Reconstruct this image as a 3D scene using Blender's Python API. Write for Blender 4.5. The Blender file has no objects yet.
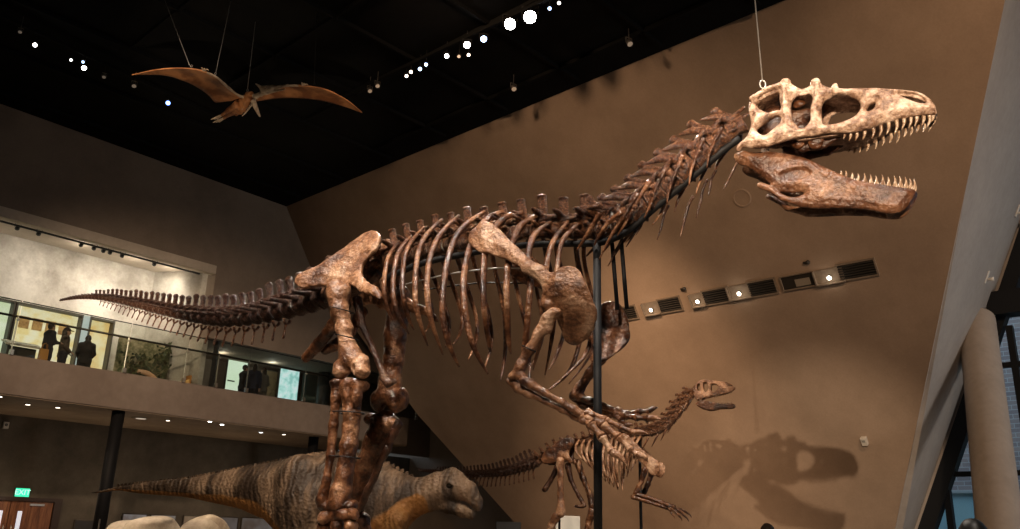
import bpy, math
import numpy as np
from mathutils import Matrix, Vector

C = bpy.context.scene.collection
RNG = np.random.default_rng(7)
V3 = lambda *p: np.array(p, float)
# ------------------------------------------------------------------ camera
F, W, H = 840.0, 1020, 529
PIT, ROLL, EYE = math.atan(267 / F), math.radians(1.68), 1.6
_c, _s = math.cos(PIT), math.sin(PIT)
FW = V3(0, _c, _s); _up = V3(0, -_s, _c); _r = V3(1, 0, 0)
CR = math.cos(ROLL) * _r + math.sin(ROLL) * _up
CU = -math.sin(ROLL) * _r + math.cos(ROLL) * _up
O = V3(0, 0, EYE)
def ray(x, y): return FW + CR * ((x - W / 2) / F) - CU * ((y - H / 2) / F)
def at(x, y, d): return O + ray(x, y) * d
def hitz(x, y, z): r = ray(x, y); return O + r * ((z - EYE) / r[2])
def hitp(x, y, P, n): r = ray(x, y); return O + r * (np.dot(P - O, n) / np.dot(r, n))
cam = bpy.data.cameras.new('camera'); camo = bpy.data.objects.new('camera', cam); C.objects.link(camo)
cam.sensor_width = 36; cam.lens = F / W * 36; cam.clip_end = 300; cam.clip_start = 0.05
M = Matrix.Identity(4)
for i in range(3):
    M[i][0], M[i][1], M[i][2], M[i][3] = CR[i], CU[i], -FW[i], O[i]
camo.matrix_world = M
sc = bpy.context.scene
sc.camera = camo
sc.view_settings.view_transform = 'Standard'; sc.view_settings.look = 'None'
sc.view_settings.gamma = 1; sc.view_settings.use_curve_mapping = False
sc.view_settings.exposure = 0.0
sc.cycles.use_denoising = True
sc.cycles.max_bounces = 6; sc.cycles.diffuse_bounces = 3; sc.cycles.transparent_max_bounces = 12
sc.cycles.sample_clamp_indirect = 4

# ------------------------------------------------------------------ object helpers
def link(name, me, mat=None, parent=None):
    o = bpy.data.objects.new(name, me); C.objects.link(o)
    if mat is not None:
        for m in (mat if isinstance(mat, (list, tuple)) else [mat]): me.materials.append(m)
    if parent is not None: o.parent = parent
    return o
def mesh(name, V, Fc, smooth=True):
    me = bpy.data.meshes.new(name)
    me.from_pydata([tuple(map(float, v)) for v in V], [], [tuple(int(i) for i in f) for f in Fc])
    if smooth: me.polygons.foreach_set('use_smooth', [True] * len(me.polygons))
    me.update()
    return me
def tag(o, label=None, cat=None, group=None, kind=None):
    if label: o['label'] = label
    if cat: o['category'] = cat
    if group: o['group'] = group
    if kind: o['kind'] = kind
    return o
def empty(name, loc, rz=0):
    o = bpy.data.objects.new(name, None); C.objects.link(o)
    o.location = tuple(loc); o.rotation_euler = (0, 0, rz); o.empty_display_size = 0.2
    return o
def dup(o, parent=None):
    c = o.copy(); C.objects.link(c)
    if parent is not None: c.parent = parent
    for ch in list(o.children): dup(ch, c)
    return c
def nrm(v): v = np.asarray(v, float); return v / (np.linalg.norm(v) + 1e-12)

class MB:
    """collects shapes for one mesh"""
    def __init__(s): s.v = []; s.f = []
    def add(s, V, Fc):
        n = len(s.v); s.v += [tuple(v) for v in V]; s.f += [tuple(i + n for i in f) for f in Fc]; return s
    def box(s, c, d, ex=(1, 0, 0), ey=(0, 1, 0), ez=(0, 0, 1)):
        c = np.array(c, float); ex, ey, ez = map(np.array, (ex, ey, ez))
        V = [c + ex * d[0] / 2 * i + ey * d[1] / 2 * j + ez * d[2] / 2 * k for k in (-1, 1) for j in (-1, 1) for i in (-1, 1)]
        return s.add(V, [(0, 2, 3, 1), (4, 5, 7, 6), (0, 1, 5, 4), (2, 6, 7, 3), (0, 4, 6, 2), (1, 3, 7, 5)])
    def tube(s, P, R, n=8, ref=None, flat=1.0, cap=True):
        """swept tube; R radii (scalar or list); flat<1 thins it along ref"""
        P = [np.array(p, float) for p in P]; m = len(P)
        R = np.full(m, R, float) if np.isscalar(R) else np.array(R, float)
        T = [nrm(P[min(i + 1, m - 1)] - P[max(i - 1, 0)]) for i in range(m)]
        a = np.array(ref, float) if ref is not None else (V3(0, 0, 1) if abs(T[0][2]) < .9 else V3(1, 0, 0))
        V = []
        for i in range(m):
            a = nrm(a - T[i] * np.dot(a, T[i])); b = np.cross(T[i], a)
            for k in range(n):
                t = 2 * math.pi * k / n
                V.append(P[i] + a * R[i] * flat * math.cos(t) + b * R[i] * math.sin(t))
        Fc = [(i * n + k, i * n + (k + 1) % n, (i + 1) * n + (k + 1) % n, (i + 1) * n + k) for i in range(m - 1) for k in range(n)]
        if cap: Fc += [tuple(range(n - 1, -1, -1)), tuple((m - 1) * n + k for k in range(n))]
        return s.add(V, Fc)
    def prism(s, poly, depth):
        """poly of 3-D points (planar), extruded by vector depth"""
        n = len(poly); depth = np.array(depth, float)
        V = [np.array(p, float) for p in poly] + [np.array(p, float) + depth for p in poly]
        return s.add(V, [tuple(range(n - 1, -1, -1)), tuple(range(n, 2 * n))] + [(i, (i + 1) % n, n + (i + 1) % n, n + i) for i in range(n)])
    def lathe(s, c, prof, n=16, ax=(0, 0, 1)):
        ax = nrm(ax); a = nrm(np.cross(ax, V3(1, 0, 0) if abs(ax[0]) < .9 else V3(0, 1, 0))); b = np.cross(ax, a); c = np.array(c, float)
        V = [c + ax * h + (a * math.cos(2 * math.pi * k / n) + b * math.sin(2 * math.pi * k / n)) * r for r, h in prof for k in range(n)]
        m = len(prof)
        Fc = [(i * n + k, i * n + (k + 1) % n, (i + 1) * n + (k + 1) % n, (i + 1) * n + k) for i in range(m - 1) for k in range(n)]
        Fc += [tuple(range(n - 1, -1, -1)), tuple((m - 1) * n + k for k in range(n))]
        return s.add(V, Fc)
    def build(s, name, mat, parent=None, smooth=False, bevel=0):
        o = link(name, mesh(name, s.v, s.f, smooth), mat, parent)
        if bevel:
            b = o.modifiers.new('bevel', 'BEVEL'); b.width = bevel; b.segments = 2; b.limit_method = 'ANGLE'
        return o

def spline(P, n):
    """Catmull-Rom resampling of P (any dimension) to n points, even in chord length"""
    P = np.array(P, float); m = len(P)
    d = np.r_[0, np.cumsum(np.linalg.norm(np.diff(P, axis=0), axis=1))]
    out = []
    for t in np.linspace(0, d[-1], n):
        i = min(max(int(np.searchsorted(d, t) - 1), 0), m - 2); u = (t - d[i]) / (d[i + 1] - d[i])
        p0, p1, p2, p3 = P[max(i - 1, 0)], P[i], P[i + 1], P[min(i + 2, m - 1)]
        out.append(.5 * (2 * p1 + (p2 - p0) * u + (2 * p0 - 5 * p1 + 4 * p2 - p3) * u * u + (3 * p1 - p0 - 3 * p2 + p3) * u ** 3))
    return np.array(out)

# ------------------------------------------------------------------ signed distance fields -> one continuous surface
class Field:
    def __init__(s, lo, hi, h):
        s.lo = np.array(lo, float); s.h = h
        s.n = np.maximum(4, np.ceil((np.array(hi, float) - s.lo) / h).astype(int) + 1)
        s.ax = [(s.lo[i] + h * np.arange(s.n[i])).astype(np.float32) for i in range(3)]
        s.d = np.full(s.n, 1.0, np.float32)
    def _win(s, lo, hi):
        a = np.clip(np.floor((np.array(lo) - s.lo) / s.h).astype(int), 0, s.n - 1)
        b = np.clip(np.ceil((np.array(hi) - s.lo) / s.h).astype(int) + 1, a + 1, s.n)
        sl = tuple(slice(i, j) for i, j in zip(a, b))
        X = s.ax[0][sl[0]][:, None, None]; Y = s.ax[1][sl[1]][None, :, None]; Z = s.ax[2][sl[2]][None, None, :]
        return sl, X, Y, Z
    def grid(s): return s.ax[0][:, None, None], s.ax[1][None, :, None], s.ax[2][None, None, :]
    def put(s, sl, d, k=0, cut=False):
        o = s.d[sl]
        if cut:
            s.d[sl] = np.maximum(o, -d); return s
        if k > 0:
            h = np.maximum(k - np.abs(o - d), 0) / k
            s.d[sl] = np.minimum(o, d) - h * h * k * .25
        else: s.d[sl] = np.minimum(o, d)
        return s
    def cap(s, a, b, ra, rb=None, k=0, flat=None, cut=False):
        """tapered capsule; flat=(axis, factor): factor>1 thins it along axis"""
        a, b = np.array(a, float), np.array(b, float); rb = ra if rb is None else rb
        m = max(ra, rb) + max(k, 3 * s.h)
        sl, X, Y, Z = s._win(np.minimum(a, b) - m, np.maximum(a, b) + m)
        ab = b - a; L = max(float(ab @ ab), 1e-12)
        px, py, pz = X - a[0], Y - a[1], Z - a[2]
        t = np.clip((px * ab[0] + py * ab[1] + pz * ab[2]) / L, 0, 1)
        qx, qy, qz = px - t * ab[0], py - t * ab[1], pz - t * ab[2]
        q2 = qx * qx + qy * qy + qz * qz
        if flat is not None:
            ax = nrm(flat[0]); c = qx * ax[0] + qy * ax[1] + qz * ax[2]
            q2 = q2 + (flat[1] ** 2 - 1) * c * c
        return s.put(sl, np.sqrt(q2) - (ra + (rb - ra) * t), k, cut)
    def chain(s, P, R, k=0.0, flat=None):
        for i in range(len(P) - 1): s.cap(P[i], P[i + 1], R[i], R[i + 1], k, flat)
        return s
    def ell(s, c, r, k=0, cut=False, A=None):
        """ellipsoid; A: rows are its axes"""
        c = np.array(c, float); r = np.array(r, float); m = r.max() + max(k, 3 * s.h)
        sl, X, Y, Z = s._win(c - m, c + m)
        p = [X - c[0], Y - c[1], Z - c[2]]
        if A is not None: p = [p[0] * A[i][0] + p[1] * A[i][1] + p[2] * A[i][2] for i in range(3)]
        k0 = np.sqrt(sum((p[i] / r[i]) ** 2 for i in range(3))); k1 = np.sqrt(sum((p[i] / r[i] ** 2) ** 2 for i in range(3))) + 1e-6
        return s.put(sl, k0 * (k0 - 1) / k1, k, cut)
    def half(s, p, n):
        """keep what lies behind the plane through p with normal n"""
        X, Y, Z = s.grid(); n = nrm(n)
        s.d = np.maximum(s.d, (X - p[0]) * n[0] + (Y - p[1]) * n[1] + (Z - p[2]) * n[2]); return s
    def mesh(s, name, noise=0.0, nscale=26.0, post=None):
        f = s.d.copy(); B = f > 0
        for i in range(3):   # close at the border
            ix = [slice(None)] * 3
            for e in (0, -1):
                ix[i] = e; f[tuple(ix)] = np.maximum(f[tuple(ix)], s.h * .5); ix[i] = slice(None)
        neg = f < 0
        nx, ny, nz = f.shape
        cnt = np.zeros((nx - 1, ny - 1, nz - 1), np.float32); acc = [np.zeros_like(cnt) for _ in range(3)]
        def cs(i, j, k): return (slice(i, nx - 1 + i), slice(j, ny - 1 + j), slice(k, nz - 1 + k))
        for ax in range(3):
            for u in (0, 1):
                for w in (0, 1):
                    c0 = [0, 0, 0]; o1, o2 = [i for i in range(3) if i != ax]; c0[o1], c0[o2] = u, w
                    c1 = list(c0); c1[ax] = 1
                    A_, B_ = f[cs(*c0)], f[cs(*c1)]
                    x = (A_ < 0) != (B_ < 0)
                    t = np.where(x, A_ / np.where(x, A_ - B_, 1), 0)
                    cnt += x
                    acc[ax] += np.where(x, t, 0); acc[o1] += np.where(x, u, 0); acc[o2] += np.where(x, w, 0)
        act = cnt > 0; idx = np.full(cnt.shape, -1, np.int64); idx[act] = np.arange(act.sum())
        I = np.argwhere(act)
        V = s.lo + s.h * (I + np.stack([a[act] / cnt[act] for a in acc], 1))
        Fs = []
        for ax in range(3):
            o1, o2 = (ax + 1) % 3, (ax + 2) % 3
            n_ = [nx, ny, nz]
            sl0 = [slice(None)] * 3; sl1 = [slice(None)] * 3
            for o_ in (o1, o2): sl0[o_] = slice(1, n_[o_] - 1); sl1[o_] = slice(1, n_[o_] - 1)
            sl0[ax] = slice(0, n_[ax] - 1); sl1[ax] = slice(1, n_[ax])
            a_, b_ = neg[tuple(sl0)], neg[tuple(sl1)]
            for flip, m_ in ((False, a_ & ~b_), (True, ~a_ & b_)):
                E_ = np.argwhere(m_)
                if not len(E_): continue
                E_[:, o1] += 1; E_[:, o2] += 1
                q = []
                for (da, db) in ((-1, -1), (0, -1), (0, 0), (-1, 0)):
                    e = E_.copy(); e[:, o1] += da; e[:, o2] += db
                    q.append(idx[e[:, 0], e[:, 1], e[:, 2]])
                q = np.stack(q, 1)
                Fs.append(q[:, ::-1] if flip else q)
        Fc = np.concatenate(Fs)
        if post is not None: V = post(V)
        if noise:
            for k_ in range(5):
                D_ = RNG.normal(size=3); D_ /= np.linalg.norm(D_); A_ = RNG.normal(size=3)
                V = V + np.outer(np.sin(V @ D_ * nscale * (1 + .6 * k_) + k_), A_) * noise / (1 + .5 * k_)
        me = bpy.data.meshes.new(name)
        me.vertices.add(len(V)); me.vertices.foreach_set('co', V.astype(np.float32).ravel())
        me.loops.add(Fc.size); me.loops.foreach_set('vertex_index', Fc.ravel().astype(np.int32))
        me.polygons.add(len(Fc)); me.polygons.foreach_set('loop_start', np.arange(0, Fc.size, 4, dtype=np.int32))
        me.polygons.foreach_set('use_smooth', np.ones(len(Fc), bool))
        me.update(calc_edges=True); me.validate()
        return me

def poly_sdf(U, Vv, poly):
    """signed distance in 2-D to a polygon (negative inside); U, Vv broadcast to a 2-D grid"""
    P = np.array(poly, float); U, Vv = np.broadcast_arrays(U, Vv)
    d = np.full(U.shape, 1e9, np.float64); ins = np.zeros(U.shape, bool)
    for i in range(len(P)):
        a, b = P[i], P[i - 1]
        e = b - a; wx, wy = U - a[0], Vv - a[1]
        t = np.clip((wx * e[0] + wy * e[1]) / (e @ e + 1e-12), 0, 1)
        d = np.minimum(d, (wx - e[0] * t) ** 2 + (wy - e[1] * t) ** 2)
        c = ((a[1] <= Vv) & (b[1] > Vv)) | ((b[1] <= Vv) & (a[1] > Vv))
        xi = a[0] + (Vv - a[1]) * e[0] / (e[1] if abs(e[1]) > 1e-12 else 1e-12)
        ins ^= c & (U < xi)
    d = np.sqrt(d)
    return np.where(ins, -d, d)
def smooth_poly(P, n=4):
    P = np.array(P, float); m = len(P); out = []
    for i in range(m):
        p0, p1, p2, p3 = P[i - 1], P[i], P[(i + 1) % m], P[(i + 2) % m]
        for u in np.arange(n) / n:
            out.append(.5 * (2 * p1 + (p2 - p0) * u + (2 * p0 - 5 * p1 + 4 * p2 - p3) * u * u + (3 * p1 - p0 - 3 * p2 + p3) * u ** 3))
    return np.array(out)

# ------------------------------------------------------------------ materials
def newmat(name):
    m = bpy.data.materials.new(name); m.use_nodes = True
    nt = m.node_tree; return m, nt.nodes, nt.links, nt.nodes['Principled BSDF']
def flat(name, col, rough=.6, metal=0, spec=.5):
    m, n, l, b = newmat(name)
    b.inputs['Base Color'].default_value = (*col, 1); b.inputs['Roughness'].default_value = rough
    b.inputs['Metallic'].default_value = metal; b.inputs['Specular IOR Level'].default_value = spec
    return m
def mottled(name, cols, scale=3, detail=6, rough=.6, bump=.2, bscale=None, rnd=False, metal=0, stretch=None, spec=.5, fine=.25, pos=None):
    """noise between the colours of a ramp, with fine grain and bump"""
    m, n, l, b = newmat(name)
    tc = n.new('ShaderNodeTexCoord'); mp = n.new('ShaderNodeMapping')
    l.new(tc.outputs['Object'], mp.inputs['Vector'])
    if stretch: mp.inputs['Scale'].default_value = stretch
    vec = mp.outputs['Vector']
    if rnd:
        oi = n.new('ShaderNodeObjectInfo'); sc_ = n.new('ShaderNodeVectorMath'); sc_.operation = 'SCALE'
        cb = n.new('ShaderNodeCombineXYZ')
        for k in range(3): l.new(oi.outputs['Random'], cb.inputs[k])
        l.new(cb.outputs[0], sc_.inputs[0]); sc_.inputs['Scale'].default_value = 37
        ad = n.new('ShaderNodeVectorMath'); ad.operation = 'ADD'
        l.new(vec, ad.inputs[0]); l.new(sc_.outputs[0], ad.inputs[1]); vec = ad.outputs[0]
    n1_ = n.new('ShaderNodeTexNoise'); n1_.inputs['Scale'].default_value = scale; n1_.inputs['Detail'].default_value = detail
    n1_.inputs['Roughness'].default_value = .65
    l.new(vec, n1_.inputs['Vector'])
    rp = n.new('ShaderNodeValToRGB'); e = rp.color_ramp.elements
    pp = pos or list(np.linspace(.35, .65, len(cols)))
    for i, c in enumerate(cols):
        x = e[i] if i < 2 else e.new(pp[i])
        x.position = pp[i]; x.color = (*c, 1)
    l.new(n1_.outputs['Fac'], rp.inputs['Fac'])
    n2_ = n.new('ShaderNodeTexNoise'); n2_.inputs['Scale'].default_value = (bscale or scale * 8); n2_.inputs['Detail'].default_value = 8
    l.new(vec, n2_.inputs['Vector'])
    mx = n.new('ShaderNodeMix'); mx.data_type = 'RGBA'; mx.blend_type = 'OVERLAY'; mx.inputs[0].default_value = fine
    l.new(rp.outputs['Color'], mx.inputs[6]); l.new(n2_.outputs['Fac'], mx.inputs[7])
    if rnd or fine >= .5:   # bones only      # dark mineral stains
        n3_ = n.new('ShaderNodeTexNoise'); n3_.inputs['Scale'].default_value = scale * 2.6; n3_.inputs['Detail'].default_value = 9; n3_.inputs['Roughness'].default_value = .7
        n3_.inputs['Distortion'].default_value = .6; l.new(vec, n3_.inputs['Vector'])
        r3_ = n.new('ShaderNodeValToRGB'); r3_.color_ramp.elements[0].position = .40; r3_.color_ramp.elements[1].position = .53
        r3_.color_ramp.elements[0].color = (.30, .22, .17, 1); r3_.color_ramp.elements[1].color = (1, 1, 1, 1); l.new(n3_.outputs['Fac'], r3_.inputs['Fac'])
        m3_ = n.new('ShaderNodeMix'); m3_.data_type = 'RGBA'; m3_.blend_type = 'MULTIPLY'; m3_.inputs[0].default_value = .62
        l.new(mx.outputs[2], m3_.inputs[6]); l.new(r3_.outputs['Color'], m3_.inputs[7]); mx = m3_
    l.new(mx.outputs[2], b.inputs['Base Color'])
    bp = n.new('ShaderNodeBump'); bp.inputs['Strength'].default_value = bump; bp.inputs['Distance'].default_value = .02
    l.new(n2_.outputs['Fac'], bp.inputs['Height']); l.new(bp.outputs['Normal'], b.inputs['Normal'])
    b.inputs['Roughness'].default_value = rough; b.inputs['Metallic'].default_value = metal
    b.inputs['Specular IOR Level'].default_value = spec
    return m
def emis(name, col, strength, base=None):
    m, n, l, b = newmat(name)
    b.inputs['Base Color'].default_value = (*(base or col), 1)
    b.inputs['Emission Color'].default_value = (*col, 1); b.inputs['Emission Strength'].default_value = strength
    return m
def glass(name, tint, refl):
    m, n, l, b = newmat(name); n.remove(b)
    t = n.new('ShaderNodeBsdfTransparent'); t.inputs['Color'].default_value = (*tint, 1)
    g = n.new('ShaderNodeBsdfGlossy'); g.inputs['Roughness'].default_value = .02
    fr = n.new('ShaderNodeFresnel'); fr.inputs['IOR'].default_value = 1.45
    mth = n.new('ShaderNodeMath'); mth.operation = 'MULTIPLY'; mth.inputs[1].default_value = refl
    l.new(fr.outputs[0], mth.inputs[0])
    mx = n.new('ShaderNodeMixShader'); l.new(mth.outputs[0], mx.inputs[0]); l.new(t.outputs[0], mx.inputs[1]); l.new(g.outputs[0], mx.inputs[2])
    l.new(mx.outputs[0], n['Material Output'].inputs['Surface'])
    return m
BONE = mottled('fossil_bone', [(.018, .007, .004), (.07, .025, .010), (.18, .074, .032), (.36, .19, .1)], 5, 9, .3, .8, 34, True, fine=.5)
BONE_PALE = mottled('pale_fossil_bone', [(.07, .026, .012), (.2, .088, .04), (.36, .185, .098), (.54, .34, .215)], 4, 9, .4, .8, 34, True, fine=.5, pos=[.34, .45, .53, .63])
BONE_SKULL = mottled('skull_bone', [(.045, .02, .012), (.21, .115, .07), (.44, .29, .2), (.68, .52, .41)], 7, 9, .42, .8, 40, fine=.5, pos=[.33, .43, .51, .61])
BONE_DARK = mottled('dark_and_shaded_bone', [(.012, .005, .003), (.035, .013, .007), (.08, .032, .016), (.18, .1, .06)], 5, 9, .32, .8, 34, True, fine=.5)  # dark bones; also paints shade inside the skull and on far limbs
TOOTH = mottled('tooth_enamel', [(.16, .08, .04), (.36, .24, .15), (.55, .43, .32)], 20, 4, .25, .1, None, True)
STEEL = flat('dark_steel', (.009, .009, .010), .6, 0, .25)
WIRE = flat('grey_wire', (.45, .43, .4), .4, .6)
CHROME = flat('brushed_steel', (.55, .52, .47), .3, .9)
BLACK = flat('matt_black', (.008, .008, .008), .6)
# ------------------------------------------------------------------ room frame
_d = math.radians
u1 = V3(math.sin(_d(40.4)), math.cos(_d(40.4)), 0); n1 = V3(-u1[1], u1[0], 0)     # along / into the left wall
u2 = V3(math.sin(_d(133.3)), math.cos(_d(133.3)), 0); n2 = V3(-u2[1], u2[0], 0)   # along / into the end wall
ZU = V3(0, 0, 1)
def S(s, d, z): return u1 * s + n1 * d + ZU * z
def LW(px, py, d): q = hitp(px, py, n1 * d, n1); return float(q @ u1), float(q[2])
ZC = 13.2
PLASTER = mottled('taupe_plaster', [(.32, .235, .175), (.365, .27, .2), (.405, .3, .225)], .55, 7, .85, .12, 22, fine=.12, spec=.2)
PLASTER_L = mottled('grey_taupe_plaster', [(.22, .175, .138), (.255, .205, .162), (.29, .235, .187)], .5, 7, .85, .12, 22, fine=.12, spec=.2)
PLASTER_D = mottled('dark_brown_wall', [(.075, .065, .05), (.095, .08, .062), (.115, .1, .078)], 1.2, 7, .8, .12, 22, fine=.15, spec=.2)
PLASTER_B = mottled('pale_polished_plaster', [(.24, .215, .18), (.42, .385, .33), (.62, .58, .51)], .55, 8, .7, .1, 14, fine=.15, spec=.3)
SOFFIT = mottled('warm_soffit', [(.27, .2, .14), (.31, .235, .165), (.35, .27, .19)], 1.5, 5, .7, .05, fine=.1, spec=.3)
GREYP = mottled('grey_panel', [(.33, .30, .28), (.38, .345, .32)], .8, 6, .8, .05, fine=.08, spec=.2)
CEIL = mottled('black_ceiling', [(.006, .006, .006), (.010, .0095, .009)], 1.0, 5, .9, .1, fine=.1, spec=.1)
FLOORM = mottled('polished_concrete_floor', [(.10, .085, .07), (.15, .125, .105)], .7, 7, .5, .05, fine=.1)
FRAME = flat('black_window_frame', (.007, .008, .01), .6, 0, .2)
PLINTH = mottled('plinth_gravel', [(.12, .09, .06), (.2, .15, .1)], 3, 8, .9, .4, 30)
def structure(o): o['kind'] = 'structure'; return o

structure(MB().box((0, 6, -.1), (90, 90, .2)).build('floor', FLOORM))

def slabbox(mb, s0, s1, d0, d1, z0, z1):
    return mb.box(S((s0 + s1) / 2, (d0 + d1) / 2, (z0 + z1) / 2), (s1 - s0, d1 - d0, z1 - z0), u1, n1)
# left wall: upper face, opening with the lit recess, header over the second bay
JS, TOPZ, HDR, DL = 14.75, 10.16, 7.62, 26.0
S0, SE = -22.0, 24.0
mb = MB()
slabbox(mb, S0, JS, DL, DL + .5, TOPZ, ZC); slabbox(mb, JS, SE, DL, DL + .5, HDR, ZC)
structure(mb.build('wall_left', PLASTER_L))
mb = MB(); slabbox(mb, S0, SE + .3, DL - .02, 31.2, 4.88, 5.5); slabbox(mb, S0, SE + .3, DL - .02, DL + .22, 5.5, 5.98); structure(mb.build('trim_balcony', mottled('fascia_plaster', [(.27, .215, .175), (.31, .25, .205), (.35, .285, .235)], .5, 6, .85, .08, fine=.1, spec=.2)))
mb = MB(); slabbox(mb, S0, SE + .3, DL + .02, 31.2, 4.84, 4.88); structure(mb.build('ceiling_underpass', SOFFIT))
# recess: soffit, back wall, splayed side wall
mb = MB(); slabbox(mb, S0, JS, DL + .5, 29, TOPZ, TOPZ + .15); slabbox(mb, S0, JS, DL, DL + .28, TOPZ - .3, TOPZ); structure(mb.build('ceiling_recess', mottled('cream_soffit', [(.52, .45, .36), (.6, .52, .42)], 1, 4, .7, .03, fine=.08)))
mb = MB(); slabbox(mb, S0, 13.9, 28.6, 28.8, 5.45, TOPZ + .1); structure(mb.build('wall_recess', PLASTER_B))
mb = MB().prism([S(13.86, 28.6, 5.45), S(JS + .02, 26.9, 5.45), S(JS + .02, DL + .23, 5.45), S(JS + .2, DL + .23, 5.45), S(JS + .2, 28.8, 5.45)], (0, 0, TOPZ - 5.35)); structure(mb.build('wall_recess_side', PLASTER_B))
mb = MB(); slabbox(mb, JS + .2, 36, 29.6, 29.8, 4.9, ZC); structure(mb.build('wall_gallery', PLASTER_L))
mb = MB(); slabbox(mb, JS + .2, SE, DL + .5, 29.6, HDR, HDR + .15); structure(mb.build('ceiling_gallery', PLASTER_L))
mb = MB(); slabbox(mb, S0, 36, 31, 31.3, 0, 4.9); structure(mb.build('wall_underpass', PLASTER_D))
# end wall: one great canted plane leaning over the hall
PA = hitz(285, 207, ZC); nc = nrm(n2 + V3(0, 0, .667)); eu = u2; ev = nrm(np.cross(nc, eu)); ev = ev if ev[2] > 0 else -ev
def Cn(x, y): return hitp(x, y, PA, nc)
def toz(a, b, z): return a + (b - a) * ((z - a[2]) / (b[2] - a[2]))
rt, rb_ = Cn(1005, 0), Cn(895, 529); RT, RB = toz(rt, rb_, ZC + .1), toz(rt, rb_, -.1)
l1, l2 = Cn(418, 415), Cn(462, 464); LB = toz(l1, l2, -.1)
cp = [toz(PA, Cn(308, 265), ZC + .1), Cn(308, 265), l1, l2, LB, RB, RT]
structure(MB().prism(cp, nc * .35).build('wall_end', PLASTER))
P27 = n2 * 27.6
def E2(t, d, z): return u2 * t + n2 * d + ZU * z
structure(MB().box(E2(-26, 27.8, 6.5), (22, .3, 13.4), u2, n2).build('wall_far', PLASTER_L))
tq = float(LB @ u2) + 2.5
structure(MB().prism([E2(tq, 24.9, 0), E2(tq, 29, 0), E2(tq, 29, ZC), E2(tq, 16.6, ZC)], u2 * .3).build('wall_light_block', PLASTER_L))  # hidden partition added to block sky light behind the canted wall
# grey return panel between canted wall and window wall
DW = 24.9
w1, w2 = hitp(1020, 230, n2 * DW, n2), hitp(919, 529, n2 * DW, n2); WT, WB = toz(w1, w2, ZC + .1), toz(w1, w2, -.1)
structure(MB().prism([RT, RB, WB, WT], nrm(np.cross(RB - RT, WT - RT)) * -.1).build('wall_return', GREYP))
# closing shell (all outside the frame)
tW = 16.0
structure(MB().box(E2(17, 3, 6.6), (.3, 50, 13.4), u2, n2).build('wall_right', PLASTER))
structure(MB().box(E2(-8, -20, 6.6), (60, .3, 13.4), u2, n2).build('wall_front', PLASTER))
structure(MB().box(S(S0, 18, 6.6), (.3, 40, 13.4), u1, n1).build('wall_side', PLASTER))
structure(MB().prism([E2(*q, ZC) for q in ((17.2, -20.2), (17.2, 25.2), (-13, 25.2), (-13, 28.2), (-40, 28.2), (-40, -20.2))], (0, 0, .2)).build('ceiling', CEIL))
# window wall: raking frame member, mullions, transoms, panes
def WP(px, py, d=DW): return hitp(px, py, n2 * d, n2)
mb = MB()
dirE = nrm(WB - WT); perp = nrm(np.cross(n2, dirE)); perp = perp if perp @ u2 > 0 else -perp
mb.box((WT + WB) / 2 + perp * .19 + n2 * .06, (np.linalg.norm(WT - WB), .38, .34), dirE, perp, n2)
win = structure(mb.build('window_1', FRAME))
zs = [WP(1000, 365)[2], WP(1000, 473)[2]]
def tW_edge(z): return float(toz(WT, WB, z) @ u2)
mb = MB()
for z in zs: mb.box(E2((tW_edge(z) + tW) / 2, DW + .1, z), (tW - tW_edge(z), .16, .13), u2, n2)
o = mb.build('transom', FRAME, win); 
for px_, py_, zlo, zhi in ((1009, 330, zs[1], 7.2), (946, 490, -.1, zs[1]), (1012, 500, -.1, zs[1]), (1040, 300, zs[1], 11)):
    t = float(WP(px_, py_) @ u2)
    MB().box(E2(t, DW + .1, (zlo + zhi) / 2), (.16, .2, zhi - zlo), u2, n2).build('mullion', FRAME, win)
MB().prism([WB + n2 * .12, WT + n2 * .12, E2(tW, DW + .12, ZC), E2(tW, DW + .12, 0)], n2 * .02).build('pane', glass('window_glass', (.82, .93, .97), .6), win)
b0, b1 = WP(991, 296), WP(991, 319)
structure(MB().box((b0 + b1) / 2 + u2 * 3 + n2 * -.15, (6, .6, b0[2] - b1[2]), u2, n2).build('trim_window_beam', FRAME))
# outside: brick building with a glazed ground floor
bm_, n, l, b = newmat('brick_facade')
tc = n.new('ShaderNodeTexCoord'); br = n.new('ShaderNodeTexBrick'); mp = n.new('ShaderNodeMapping')
mp.inputs['Rotation'].default_value = (math.pi / 2, 0, 0)
l.new(tc.outputs['Object'], mp.inputs[0]); l.new(mp.outputs[0], br.inputs['Vector'])
br.inputs['Color1'].default_value = (.5, .36, .34, 1); br.inputs['Color2'].default_value = (.36, .27, .28, 1); br.inputs['Mortar'].default_value = (.6, .56, .56, 1)
br.inputs['Scale'].default_value = 1.0; br.inputs['Brick Width'].default_value = .55; br.inputs['Row Height'].default_value = .19; br.inputs['Mortar Size'].default_value = .015
l.new(br.outputs['Color'], b.inputs['Base Color']); b.inputs['Roughness'].default_value = .9
bld = empty('brick_building', E2(-4, 40, 0), math.atan2(u2[1], u2[0]))
tag(bld, 'brick building with glazed ground floor seen through the slanted window', 'building')
MB().box((0, 2, 11.2), (40, 4, 15)).build('brick_wall', bm_, bld)
gl = flat('blue_glazing', (.42, .62, .7), .35)
for i in range(-7, 8):
    MB().box((i * 2.6, .1, 1.9), (2.45, .1, 3.6)).build('glazed_bay', gl, bld)
MB().box((0, .2, 3.73), (40, .6, .1)).build('ledge', flat('pale_ledge', (.5, .5, .5), .8), bld)
mb = MB()
for i in range(-7, 8): mb.box((i * 2.6 + 1.3, .1, 1.9), (.12, .2, 3.7))
mb.build('glazing_bars', FRAME, bld)
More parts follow.
